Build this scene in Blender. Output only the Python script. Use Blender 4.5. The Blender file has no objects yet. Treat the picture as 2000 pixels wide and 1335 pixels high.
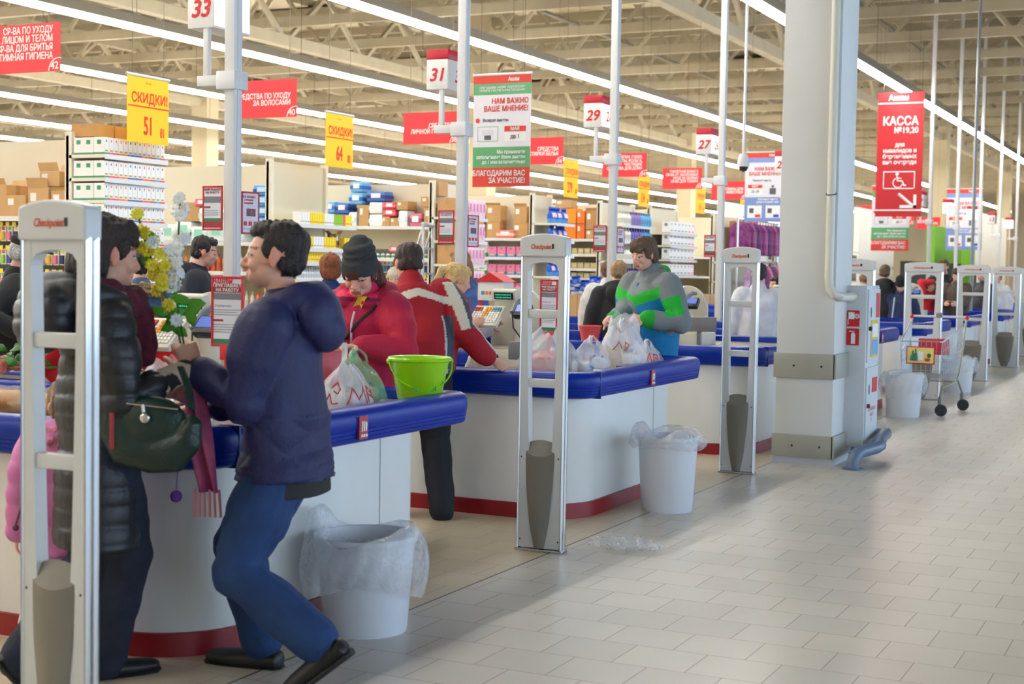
import bpy, bmesh, math, random
import numpy as np
from mathutils import Vector, Matrix
random.seed(7); rng = np.random.default_rng(7)
C = bpy.context.scene.collection
SC = bpy.context.scene
# ---------------------------------------------------------------- camera
cam_d = bpy.data.cameras.new('camera'); cam = bpy.data.objects.new('camera', cam_d); C.objects.link(cam)
cam_d.sensor_width = 36.0; cam_d.lens = 2850*36/2000; cam_d.clip_end = 400
cam.matrix_world = Matrix(((0.43725,0.03874,-0.89850,0),(-0.89919,0.03701,-0.43599,0),(0.01636,0.99856,0.05102,1.52),(0,0,0,1)))
cam_d.dof.use_dof = True; cam_d.dof.focus_distance = 8.6; cam_d.dof.aperture_fstop = 4.0
SC.camera = cam
# ---------------------------------------------------------------- world, daylight, exposure
SC.view_settings.view_transform = 'Standard'; SC.view_settings.look = 'None'
SC.view_settings.gamma = 1.0; SC.view_settings.use_curve_mapping = False
SC.view_settings.exposure = 0.26
W = bpy.data.worlds.new('daylight'); SC.world = W; W.use_nodes = True
W.node_tree.nodes['Background'].inputs[0].default_value = (0.72,0.84,1.0,1)
W.node_tree.nodes['Background'].inputs[1].default_value = 0.35
def area(name, loc, size, rgb, power, aim):
    d = bpy.data.lights.new(name,'AREA'); d.shape='RECTANGLE'; d.size, d.size_y = size; d.color = rgb; d.energy = power
    o = bpy.data.objects.new(name, d); C.objects.link(o); o.location = loc
    o.rotation_euler = (Vector(aim)-Vector(loc)).to_track_quat('-Z','Y').to_euler(); return o
area('shopfront_daylight', (16,-11.5,2.9), (52,4.6), (0.52,0.73,1.0), 2600, (16,3,1.2))
TUBE = 42.0          # strength of the fluorescent tubes
# ---------------------------------------------------------------- materials
def lin(c):
    out=[]
    for v in c[:3]:
        v/=255.; out.append(v/12.92 if v<=.04045 else ((v+.055)/1.055)**2.4)
    return (*out,1.0)
MATS={}
def M(key, rgb=(200,200,200), rough=.5, metal=0., bump=None, noise=None, alpha=None, emit=None, trans=0., spec=.5, coat=0., vcol=False, sub=0., wave=None):
    if key in MATS: return MATS[key]
    m=bpy.data.materials.new(key); m.use_nodes=True; nt=m.node_tree; b=nt.nodes['Principled BSDF']; L=nt.links
    b.inputs['Base Color'].default_value=lin(rgb); b.inputs['Roughness'].default_value=rough; b.inputs['Metallic'].default_value=metal
    b.inputs['Specular IOR Level'].default_value=spec; b.inputs['Coat Weight'].default_value=coat
    b.inputs['Transmission Weight'].default_value=trans; b.inputs['Subsurface Weight'].default_value=sub
    if sub: b.inputs['Subsurface Radius'].default_value=(.012,.004,.002); b.inputs['Subsurface Scale'].default_value=1.0
    tc=nt.nodes.new('ShaderNodeTexCoord')
    src=None
    if vcol:
        a=nt.nodes.new('ShaderNodeVertexColor'); a.layer_name='Col'; src=a.outputs[0]
    if noise:
        sc,rgb2,f=noise; n=nt.nodes.new('ShaderNodeTexNoise'); n.inputs['Scale'].default_value=sc; n.inputs['Detail'].default_value=4
        L.new(tc.outputs['Object'],n.inputs['Vector'])
        r=nt.nodes.new('ShaderNodeValToRGB'); r.color_ramp.elements[0].position=.35; r.color_ramp.elements[1].position=.65
        L.new(n.outputs[0],r.inputs[0])
        mx=nt.nodes.new('ShaderNodeMix'); mx.data_type='RGBA'; mul=nt.nodes.new('ShaderNodeMath'); mul.operation='MULTIPLY'; mul.inputs[1].default_value=f
        L.new(r.outputs[0],mul.inputs[0]); L.new(mul.outputs[0],mx.inputs[0])
        if src: L.new(src,mx.inputs[6])
        else: mx.inputs[6].default_value=lin(rgb)
        mx.inputs[7].default_value=lin(rgb2); src=mx.outputs[2]
    if src: L.new(src,b.inputs['Base Color'])
    if bump or wave:
        bp=nt.nodes.new('ShaderNodeBump')
        if bump:
            sc,st=bump; n=nt.nodes.new('ShaderNodeTexNoise'); n.inputs['Scale'].default_value=sc; n.inputs['Detail'].default_value=3
        else:
            sc,st,ax=wave; n=nt.nodes.new('ShaderNodeTexWave'); n.inputs['Scale'].default_value=sc; n.bands_direction=ax
        L.new(tc.outputs['Object'],n.inputs['Vector']); L.new(n.outputs[0],bp.inputs['Height'])
        bp.inputs['Strength'].default_value=st; bp.inputs['Distance'].default_value=.02
        L.new(bp.outputs[0],b.inputs['Normal'])
    if alpha is not None: b.inputs['Alpha'].default_value=alpha
    if emit:
        b.inputs['Emission Color'].default_value=lin(rgb); b.inputs['Emission Strength'].default_value=emit
    MATS[key]=m; return m
# ---------------------------------------------------------------- mesh helper
class MB:
    def __init__(s): s.v=[]; s.f=[]; s.m=[]
    def add(s,v,f,mi=0):
        o=len(s.v); s.v+= [tuple(p) for p in v]; s.f+=[[i+o for i in q] for q in f]; s.m+=[mi]*len(f); return s
    def box(s,x0,x1,y0,y1,z0,z1,mi=0,bev=0.):
        if bev>0:
            b=min(bev,(x1-x0)*.45,(y1-y0)*.45,(z1-z0)*.45)
            bm=bmesh.new(); bmesh.ops.create_cube(bm,size=1)
            for v in bm.verts: v.co=Vector(((x0+x1)/2+v.co.x*(x1-x0),(y0+y1)/2+v.co.y*(y1-y0),(z0+z1)/2+v.co.z*(z1-z0)))
            bmesh.ops.bevel(bm,geom=bm.edges[:],offset=b,segments=2,affect='EDGES',profile=.5)
            bm.verts.index_update(); s.add([v.co[:] for v in bm.verts],[[v.index for v in f.verts] for f in bm.faces],mi); bm.free(); return s
        return s.add([(x0,y0,z0),(x1,y0,z0),(x1,y1,z0),(x0,y1,z0),(x0,y0,z1),(x1,y0,z1),(x1,y1,z1),(x0,y1,z1)],
            [[0,3,2,1],[4,5,6,7],[0,1,5,4],[1,2,6,5],[2,3,7,6],[3,0,4,7]],mi)
    def tube(s,pts,rad,n=10,mi=0,cap=True,lat=None,closed=False):
        """pts polyline, rad scalar/list or (rx,ry) list; lat fixes the lateral axis"""
        P=[Vector(p) for p in pts]; k=len(P); ring=[]
        R=rad if isinstance(rad,list) and len(rad)==k else [rad]*k
        up=None; V=[]; F=[]
        for i,p in enumerate(P):
            a=P[i-1] if (i>0 or closed) else p; b=P[(i+1)%k] if (i<k-1 or closed) else p
            t=(b-a).normalized() if (b-a).length>1e-9 else Vector((0,0,1))
            if lat is not None:
                u=Vector(lat); u=(u-t*u.dot(t)).normalized()
            elif up is None:
                u=t.orthogonal().normalized()
            else:
                u=(up-t*up.dot(t)); u=u.normalized() if u.length>1e-6 else t.orthogonal().normalized()
            up=u; w=t.cross(u); r=R[i]; rx,ry=(r if isinstance(r,(tuple,list)) else (r,r))
            for j in range(n):
                an=2*math.pi*j/n; V.append(p+u*(rx*math.cos(an))+w*(ry*math.sin(an)))
        for i in range(k if closed else k-1):
            i2=(i+1)%k
            for j in range(n): F.append([i*n+j,i*n+(j+1)%n,i2*n+(j+1)%n,i2*n+j])
        if cap and not closed: F.append(list(range(n))[::-1]); F.append([(k-1)*n+j for j in range(n)])
        return s.add(V,F,mi)
    def lathe(s,prof,c=(0,0,0),n=32,mi=0,axis='z',capb=False,capt=False):
        V=[];F=[]
        for r,h in prof:
            for j in range(n):
                a=2*math.pi*j/n; x,y=r*math.cos(a),r*math.sin(a)
                p=(x,y,h) if axis=='z' else ((h,x,y) if axis=='x' else (x,h,y))
                V.append((p[0]+c[0],p[1]+c[1],p[2]+c[2]))
        k=len(prof)
        for i in range(k-1):
            for j in range(n): F.append([i*n+j,i*n+(j+1)%n,(i+1)*n+(j+1)%n,(i+1)*n+j])
        if capb: F.append(list(range(n))[::-1])
        if capt: F.append([(k-1)*n+j for j in range(n)])
        return s.add(V,F,mi)
    def prism(s,poly,a0,a1,axis='z',mi=0):
        n=len(poly)
        def mk(p,a): return (p[0],p[1],a) if axis=='z' else ((a,p[0],p[1]) if axis=='x' else (p[0],a,p[1]))
        V=[mk(p,a0) for p in poly]+[mk(p,a1) for p in poly]
        F=[list(range(n))[::-1],[n+i for i in range(n)]]+[[i,(i+1)%n,n+(i+1)%n,n+i] for i in range(n)]
        return s.add(V,F,mi)
    def ell(s,c,r,n=16,mi=0,rot=None):
        V=[];F=[];m=n//2+1; c=Vector(c); rr=r if isinstance(r,(tuple,list)) else (r,r,r)
        for i in range(m+1):
            th=math.pi*i/m
            for j in range(n):
                ph=2*math.pi*j/n; p=Vector((rr[0]*math.sin(th)*math.cos(ph),rr[1]*math.sin(th)*math.sin(ph),rr[2]*math.cos(th)))
                if rot is not None: p=rot@p
                V.append(c+p)
        for i in range(m):
            for j in range(n): F.append([i*n+j,(i+1)*n+j,(i+1)*n+(j+1)%n,i*n+(j+1)%n])
        return s.add(V,F,mi)
    def grid(s,fn,nu,nv,mi=0,wrapu=False):
        V=[fn(i/(nu if wrapu else nu-1),j/(nv-1)) for j in range(nv) for i in range(nu)]; F=[]
        for j in range(nv-1):
            for i in range(nu if wrapu else nu-1): F.append([j*nu+i,j*nu+(i+1)%nu,(j+1)*nu+(i+1)%nu,(j+1)*nu+i])
        return s.add(V,F,mi)
    def xf(s,mat,start=0):
        for i in range(start,len(s.v)): s.v[i]=tuple(mat@Vector(s.v[i]))
        return s
    def build(s,name,mats,parent=None,smooth=True,loc=None,rz=0.,ang=.6,clean=True):
        me=bpy.data.meshes.new(name); me.from_pydata(s.v,[],s.f)
        ms=mats if isinstance(mats,(list,tuple)) else [mats]
        for m in ms: me.materials.append(m)
        me.polygons.foreach_set('material_index',s.m)
        if clean:
            bm=bmesh.new(); bm.from_mesh(me); bmesh.ops.remove_doubles(bm,verts=bm.verts[:],dist=1e-5)
            bmesh.ops.recalc_face_normals(bm,faces=bm.faces[:]); bm.to_mesh(me); bm.free()
        return finish(name,me,parent,smooth,loc,rz,ang)
def finish(name,me,parent=None,smooth=True,loc=None,rz=0.,ang=.6):
    if smooth:
        me.polygons.foreach_set('use_smooth',[True]*len(me.polygons))
        if ang: me.set_sharp_from_angle(angle=ang)
    o=bpy.data.objects.new(name,me); C.objects.link(o)
    if parent: o.parent=parent
    if loc is not None: o.location=loc
    if rz: o.rotation_euler=(0,0,rz)
    return o
def tag(o,label,cat,group=None,kind=None):
    o['label']=label; o['category']=cat
    if group: o['group']=group
    if kind: o['kind']=kind
    return o
def struct(o,label=None):
    o['kind']='structure'
    if label: o['label']=label
    return o
def empty(name,loc,label,cat,group=None,rz=0.):
    o=bpy.data.objects.new(name,None); C.objects.link(o); o.location=loc; o.rotation_euler=(0,0,rz); o.empty_display_size=.1
    return tag(o,label,cat,group)
def kids(o): return [c for c in bpy.data.objects if c.parent is o]
KC={}
def copy_tree(o,parent=None,loc=None,rz=None,label=None):
    c=o.copy(); C.objects.link(c)
    if parent: c.parent=parent
    if loc is not None: c.location=loc
    if rz is not None: c.rotation_euler=(0,0,rz)
    if label: c['label']=label
    for ch in o.children: copy_tree(ch,c)
    return c
def text(body,size,parent,mat,loc,rot,align='CENTER',bold=0.,shear=0.,name='lettering',sx=1.,space=1.,line=1.):
    cu=bpy.data.curves.new(name,'FONT'); cu.body=body; cu.size=size; cu.align_x=align; cu.align_y='CENTER'
    cu.shear=shear; cu.space_character=space; cu.space_line=line; cu.materials.append(mat); cu.fill_mode='FRONT' if hasattr(cu,'fill_mode') else cu.fill_mode
    t=bpy.data.objects.new('tmp',cu); C.objects.link(t); dg=bpy.context.evaluated_depsgraph_get(); dg.update()
    me=bpy.data.meshes.new_from_object(t.evaluated_get(dg)); bpy.data.objects.remove(t); bpy.data.curves.remove(cu); me.name=name
    mb=MB()
    for q in me.polygons:       # overlapping strokes of a glyph must not lie in exactly one plane
        j=random.random()*.0003; mb.add([(me.vertices[i].co.x,me.vertices[i].co.y,j) for i in q.vertices],[list(range(len(q.vertices)))])
    me=bpy.data.meshes.new(name); me.from_pydata(mb.v,[],mb.f); me.materials.append(mat)
    if bold:    # thicken the strokes: the outline laid over itself a little way round
        r=max(.024*size,bold*.9)/max(sx,.6); v=[tuple(q.co) for q in me.vertices]; f=[list(q.vertices) for q in me.polygons]; mb=MB()
        for k in range(8): mb.add([(a+r*math.cos(k*.7854),b+r*math.sin(k*.7854)*sx,c+.00012*(k+1)) for a,b,c in v],f)
        mb.add(v,f); me=bpy.data.meshes.new(name); me.from_pydata(mb.v,[],mb.f); me.materials.append(mat)
    if not me.materials: me.materials.append(mat)
    me.polygons.foreach_set('use_smooth',[False]*len(me.polygons))
    o=bpy.data.objects.new(name,me); C.objects.link(o); o.parent=parent; o.location=loc; o.rotation_euler=rot; o.scale=(sx,1,1); return o
# text facing -X : reads along -Y ; facing -Y : reads along +X
FX=(math.pi/2,0,-math.pi/2); FY=(math.pi/2,0,0)
def nz(co,sc,seed=0,oct=2):
    r=np.random.default_rng(seed); out=np.zeros(len(co)); amp=1.
    for o in range(oct):
        for k in range(5):
            d=r.normal(size=3); d/=np.linalg.norm(d); out+=amp*np.sin(co@d*sc*(.7+.6*r.random())*(2**o)+r.random()*6.28)/3
        amp*=.5
    return out
def blob(name,mb,mat,parent=None,voxel=.01,it=4,disp=None,col=None,fac=.5,loc=None,keep=False):
    """fuse overlapping closed shapes into one continuous skin"""
    me=bpy.data.meshes.new(name); me.from_pydata(mb.v,[],mb.f)
    bm=bmesh.new(); bm.from_mesh(me); bmesh.ops.recalc_face_normals(bm,faces=bm.faces[:]); bm.to_mesh(me); bm.free()
    t=bpy.data.objects.new('tmp',me); C.objects.link(t)
    a=t.modifiers.new('r','REMESH'); a.mode='VOXEL'; a.voxel_size=voxel
    if it: b=t.modifiers.new('s','SMOOTH'); b.iterations=it; b.factor=fac
    dg=bpy.context.evaluated_depsgraph_get(); dg.update()
    m2=bpy.data.meshes.new_from_object(t.evaluated_get(dg)); bpy.data.objects.remove(t); bpy.data.meshes.remove(me)
    m2.name=name; m2.materials.clear(); m2.materials.append(mat)
    n=len(m2.vertices); co=np.empty(n*3); m2.vertices.foreach_get('co',co); co=co.reshape(-1,3)
    no=np.empty(n*3); m2.vertices.foreach_get('normal',no); no=no.reshape(-1,3)
    base=co.copy()
    if disp is not None:
        co=co+no*disp(co)[:,None]; m2.vertices.foreach_set('co',co.ravel()); m2.update()
    if col is not None:
        c=col(base,no); a=m2.color_attributes.new('Col','FLOAT_COLOR','POINT'); a.data.foreach_set('color',np.ascontiguousarray(c,dtype=np.float32).ravel())
    o=finish(name,m2,parent,True,loc,0,None); return o
def rgbl(*c): return np.array(lin(c))
# ================================================================ building shell
def floor_material():
    m=bpy.data.materials.new('floor tiles'); m.use_nodes=True; nt=m.node_tree; L=nt.links; b=nt.nodes['Principled BSDF']
    tc=nt.nodes.new('ShaderNodeTexCoord'); sp=nt.nodes.new('ShaderNodeSeparateXYZ'); L.new(tc.outputs['Object'],sp.inputs[0])
    cb=nt.nodes.new('ShaderNodeCombineXYZ'); L.new(sp.outputs[1],cb.inputs[0]); L.new(sp.outputs[0],cb.inputs[1])
    mp=nt.nodes.new('ShaderNodeMapping'); mp.inputs['Location'].default_value=(-1.104+.299*4+.075,-5.778+.289*30,0); L.new(cb.outputs[0],mp.inputs[0])
    def brick(c1,c2,mo,size):
        t=nt.nodes.new('ShaderNodeTexBrick'); t.offset=.5; t.inputs['Scale'].default_value=1; t.inputs['Mortar Size'].default_value=size
        t.inputs['Mortar Smooth'].default_value=.2; t.inputs['Brick Width'].default_value=.299; t.inputs['Row Height'].default_value=.289; t.inputs['Bias'].default_value=-.2
        t.inputs['Color1'].default_value=lin(c1); t.inputs['Color2'].default_value=lin(c2); t.inputs['Mortar'].default_value=lin(mo); L.new(mp.outputs[0],t.inputs[0]); return t
    a=brick((204,198,188),(194,189,180),(118,108,96),.0022); c=brick((206,192,164),(198,183,155),(150,132,104),.002)
    n=nt.nodes.new('ShaderNodeTexNoise'); n.inputs['Scale'].default_value=1.3; n.inputs['Detail'].default_value=5; L.new(tc.outputs['Object'],n.inputs[0])
    gt=nt.nodes.new('ShaderNodeMath'); gt.operation='GREATER_THAN'; gt.inputs[1].default_value=3.18; L.new(sp.outputs[1],gt.inputs[0])
    mx=nt.nodes.new('ShaderNodeMix'); mx.data_type='RGBA'; L.new(gt.outputs[0],mx.inputs[0]); L.new(a.outputs[0],mx.inputs[6]); L.new(c.outputs[0],mx.inputs[7])
    # dark expansion joint between the two tile fields
    su=nt.nodes.new('ShaderNodeMath'); su.operation='SUBTRACT'; su.inputs[1].default_value=3.18; L.new(sp.outputs[1],su.inputs[0])
    ab=nt.nodes.new('ShaderNodeMath'); ab.operation='ABSOLUTE'; L.new(su.outputs[0],ab.inputs[0])
    lt=nt.nodes.new('ShaderNodeMath'); lt.operation='LESS_THAN'; lt.inputs[1].default_value=.006; L.new(ab.outputs[0],lt.inputs[0])
    m2=nt.nodes.new('ShaderNodeMix'); m2.data_type='RGBA'; L.new(lt.outputs[0],m2.inputs[0]); L.new(mx.outputs[2],m2.inputs[6]); m2.inputs[7].default_value=lin((70,62,54))
    m3=nt.nodes.new('ShaderNodeMix'); m3.data_type='RGBA'; m3.blend_type='MULTIPLY'; m3.inputs[0].default_value=.35; L.new(m2.outputs[2],m3.inputs[6])
    r=nt.nodes.new('ShaderNodeValToRGB'); r.color_ramp.elements[0].position=.3; r.color_ramp.elements[0].color=(.72,.70,.68,1); r.color_ramp.elements[1].position=.6; L.new(n.outputs[0],r.inputs[0]); L.new(r.outputs[0],m3.inputs[7])
    L.new(m3.outputs[2],b.inputs['Base Color']); b.inputs['Roughness'].default_value=.33
    mr=nt.nodes.new('ShaderNodeMapRange'); mr.inputs['To Min'].default_value=.24; mr.inputs['To Max'].default_value=.44; L.new(n.outputs[0],mr.inputs['Value']); L.new(mr.outputs[0],b.inputs['Roughness'])
    return m
FL=MB().box(-8,110,-12,58,-.2,0).build('floor',floor_material(),smooth=False); struct(FL,'pale square floor tiles in running bond')
deck=M('roof deck',(124,114,90),.55,.0,noise=(.35,(92,84,66),.85),wave=(3.4,.9,'Y'))
struct(MB().box(-8,110,-12,58,8.9,9.1).build('ceiling',deck,smooth=False),'corrugated roof deck over the hall')
wallm=M('hall wall',(214,204,180),.8,noise=(.3,(196,184,160),.5))
struct(MB().box(-8.3,-8,-12,58,0,8.9).build('wall_near',wallm,smooth=False))
struct(MB().box(110,110.3,-12,58,0,8.9).build('wall_far',wallm,smooth=False))
struct(MB().box(-8,110,58,58.3,0,8.9).build('wall_left',wallm,smooth=False))
steel=M('roof steel',(174,162,137),.6,noise=(3,(160,148,124),.5))
# shop front on the right hand side: low wall, header and mullions, daylight comes in between
w=MB(); w.box(-8,110,-12.3,-12,0,.45); w.box(-8,110,-12.3,-12,5.4,8.9)
for k in range(24): w.box(-8+k*5-.1,-8+k*5+.1,-12.25,-12.05,.45,5.4)
struct(w.build('wall_right',wallm,smooth=False))
# roof trusses across the hall
def truss_y(x,name='roof_truss'):
    t=MB(); y0,y1=-11.8,57.5; zb,zt=7.0,8.55
    for z in (zb,zt):
        t.box(x-.07,x+.07,y0,y1,z-.11,z+.11)
    y=y0; i=0; st=1.35
    while y+st<y1:
        a,b=(zb,zt) if i%2==0 else (zt,zb)
        t.tube([(x,y,a),(x,y+st,b)],.06,4,cap=False); y+=st; i+=1
    return t
tr0=struct(truss_y(0).build('roof_truss',steel,smooth=False,loc=(14.5,0,0)))
for k in range(1,27):
    c=tr0.copy(); C.objects.link(c); c.location=(14.5+3.35*k,0,0)
def truss_x(y,z0=6.6,z1=7.9):
    t=MB()
    for z in (z0,z1): t.box(8,109,y-.12,y+.12,z-.13,z+.13)
    x=8;i=0
    while x<107:
        a,b=(z0,z1) if i%2==0 else (z1,z0)
        t.tube([(x,y,a),(x+1.67,y,b)],.07,4,cap=False); x+=1.67; i+=1
    return t
for y in (2.9,9.6,19.5,29.5,40,50): struct(truss_x(y).build('roof_girder',steel,smooth=False))
# purlins, ducts and cable runs between the trusses
for y in (0.5,7.5,14.5,24,34,45):
    struct(MB().tube([(8,y,7.5),(109,y,7.5)],.05,6).build('ceiling_pipe',M('sprinkler pipe',(120,112,98),.5),smooth=True))
silver=M('foil panel',(190,178,150),.35,.5,bump=(2,.4))
pk=MB()
for k in range(26):
    for y in (1,12,23,34,46):
        if random.random()<.45: pk.box(15.2+k*3.35,17.4+k*3.35,y,y+2.2+random.random()*4,8.62,8.72)
struct(pk.build('ceiling_panel',silver,smooth=False))
# concrete columns standing far back in the hall
colm=M('concrete column',(190,176,146),.8)
for x,y in ((38,29.5),(38,19.5),(56,9.6),(56,19.5),(56,29.5),(74,9.6),(92,9.6),(26,29.5),(26,40),(38,40)):
    struct(MB().box(x-.3,x+.3,y-.3,y+.3,0,8.9).build('column',colm,smooth=False))
# fluorescent light rows
housing=M('light housing',(132,123,106),.5); tubem=M('light tube',(255,253,247),.4,emit=TUBE)
names=['third','fourth','fifth','sixth','seventh','eighth','ninth','tenth']
for i,(y,x0,x1) in enumerate([(6.45,-6,97),(12.2,-6,97),(17,-6,97),(22,-3,97),(27,4,97),(31.6,10,97),(36.5,16,97),(41.8,20,97),(46.6,22,97),(51.6,24,97)]):
    lab=['long fluorescent light row hanging nearest over the registers','second long fluorescent light row from the registers'] [i] if i<2 else 'long fluorescent light row, %s one back from the registers'%names[i-2]
    e=empty('light_row',(0,y,5.5),lab,'ceiling light','fluorescent light rows')
    MB().box(x0,x1,-.085,.085,.08,.24).build('housing',housing,e,smooth=False)
    t=MB(); x=x0
    while x<x1-.1: t.box(x+.015,min(x+1.485,x1),-.065,.065,0,.08); x+=1.5
    t.build('tube',tubem,e,smooth=False)
    w0=None
    for k in range(int((x1-x0)/5)):
        if w0 is None: w0=MB().tube([(0,0,.16),(0,0,1.4)],.006,4,cap=False).build('suspension_wire',M('wire',(110,104,92),.4,.8),e,smooth=False,loc=(x0+1,0,0))
        else:
            c=w0.copy(); C.objects.link(c); c.location=(x0+1+k*5,0,0)
# ================================================================ checkout counters
white=M('counter laminate',(226,226,222),.35,noise=(2.5,(214,211,202),.4)); redk=M('red kickplate',(150,22,30),.4,noise=(14,(120,20,26),.5)); blue=M('blue bumper',(0,46,156),.36,spec=.25,noise=(6,(0,38,136),.5))
tray=M('tray top',(150,142,140),.35,noise=(3,(128,120,118),.6)); belt=M('conveyor belt',(30,30,32),.6); chrome=M('chrome',(205,205,205),.16,1.); seam=M('panel seam',(150,148,142),.6)
dark=M('dark plastic',(38,38,40),.45); putty=M('putty plastic',(216,210,194),.45); red=M('sign red',(214,24,34),.45); wht=M('sign white',(240,240,238),.5)
def rpoly(l,r,f,b,rl,rr,n=8):
    """plan outline: back left -> front left -> front right -> back right, rounded front corners"""
    P=[(l,b)]
    for k in range(n+1):
        a=math.pi+k/n*math.pi/2; P.append((l+rl+rl*math.cos(a),f+rl+rl*math.sin(a)))
    for k in range(n+1):
        a=1.5*math.pi+k/n*math.pi/2; P.append((r-rr+rr*math.cos(a),f+rr+rr*math.sin(a)))
    P.append((r,b)); return P
def offs(P,d):
    Q=[];n=len(P)
    for i,p in enumerate(P):
        a=Vector(P[max(i-1,0)]);b=Vector(P[min(i+1,n-1)]); t=(b-a)
        if t.length<1e-9: t=Vector((1,0))
        t.normalize(); Q.append((p[0]+t.y*d,p[1]-t.x*d))
    return Q
def sweep(mb,P,prof,mi=0,cap=True):
    n=len(P);V=[];F=[]
    for o,z in prof:
        V+=[(x,y,z) for x,y in offs(P,o)]
    k=len(prof)
    for i in range(k-1):
        for j in range(n-1): F.append([i*n+j,i*n+j+1,(i+1)*n+j+1,(i+1)*n+j])
    return mb.add(V,F,mi)
def make_counter(x,label,detail=True):
    e=empty('checkout_counter',(x,3.45,0),label,'checkout counter','checkout counters')
    w=1.72; D=5.2
    body=MB(); P=rpoly(0,w,0,1.0,.34,.10); body.prism(P,.0,.76); body.box(0,.76,1.0,D,0,.76); body.box(1.5,w,1.0,D,0,.76); body.build('body',white,e,ang=.5)
    sweep(MB(),rpoly(0,w,0,D,.34,.10),[(.0,.092),(.014,.09),(.018,.005),(.018,0)]).build('kickplate',redk,e)
    for sx,sy,ax in ((1.36,0,'f'),(0,1.25,'s'),(0,2.6,'s')):
        m=MB()
        if ax=='f': m.box(sx-.002,sx+.002,-.002,.002,.095,.74)
        else: m.box(-.002,.002,sy-.002,sy+.002,.095,.74)
        m.build('panel_seam',seam,e,smooth=False)
    T=rpoly(-.02,w+.32,-.06,1.0,.14,.07)
    prof=[(-.09,.735),(0,.74),(.035,.75)]
    for k in range(3): z=.756+k*.017; prof+=[(.043+.003*k,z),(.046+.003*k,z+.0145),(.0435+.003*k,z+.0158)]
    prof+=[(.053,.812),(.056,.84),(.053,.868),(.043,.888),(.022,.899),(-.03,.901),(-.05,.89),(-.055,.85)]
    sweep(MB(),T,prof).build('bumper',blue,e,ang=.9)
    MB().box(.13,.142,-.118,-.02,.738,.903,bev=.004).build('bumper_joint',M('joint',(14,40,120),.4),e)
    Q=offs(T,-.04); MB().prism(Q,.82,.845).build('tray',tray,e,smooth=False)
    m=MB(); m.box(.02,.66,1.0,D,.80,.84); m.build('packing_chute',tray,e,smooth=False)
    # inner blue partition behind the packing chute and across the tray
    m=MB(); m.box(.655,.76,.98,D,.76,.955,bev=.02)
    for k in range(3): m.box(.648,.66,.98,D,.80+k*.03,.815+k*.03,bev=.003)
    m.box(.655,w+.36,.98,1.05,.76,.93,bev=.02); m.build('back_rail',blue,e)
    m=MB(); m.box(1.46,w,1.05,D,.76,.87); m.build('conveyor_deck',M('deck grey',(196,196,194),.4),e,smooth=False)
    m=MB(); m.box(1.50,w-.04,1.3,D-.1,.872,.878); m.build('belt',belt,e,smooth=False)
    for xx in (-.03,w+.0): MB().box(xx-.03,xx+.05,1.0,D,.74,.9,bev=.02).build('side_rail',blue,e)
    if detail:
        # small red maker's plate on the front bumper
        m=MB(); m.box(.98,1.05,-.124,-.114,.765,.865); pl=m.build('maker_plate',M('plate red',(176,40,52),.4),e,smooth=False)
        m=MB()
        for k in range(3): m.prism([(.995+k*.016,.80),(1.003+k*.016,.80),(1.008+k*.016,.842-.004*k),(.999+k*.016,.846)],-.127,-.1245,'y')
        for k in range(3): m.box(.993+k*.018,1.005+k*.018,-.127,-.1245,.775,.787)
        m.build('emblem',wht,pl,smooth=False)
    return e
CX=[4.38,7.97,11.57,15.15,18.75,22.35,25.95,29.55,33.15]
clab=['white checkout counter with blue bumper closest to the camera, lime bucket on it','white checkout counter whose front stands behind the second security gate, heaped with plastic bags',
 'white checkout counter between the third gate and the square column','white checkout counter half hidden by the column, shopping trolley beside it']+['white checkout counter further down the row, number %s beyond the column'%s for s in ('two','three','four','five','six')]
c0=make_counter(CX[0],clab[0])
for x,l in zip(CX[1:],clab[1:]): copy_tree(c0,loc=(x,3.45,0),label=l)
copy_tree(c0,loc=(.78,3.45+.0,0),label='white checkout counter out of sight left of the nearest gate') if False else None
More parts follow.
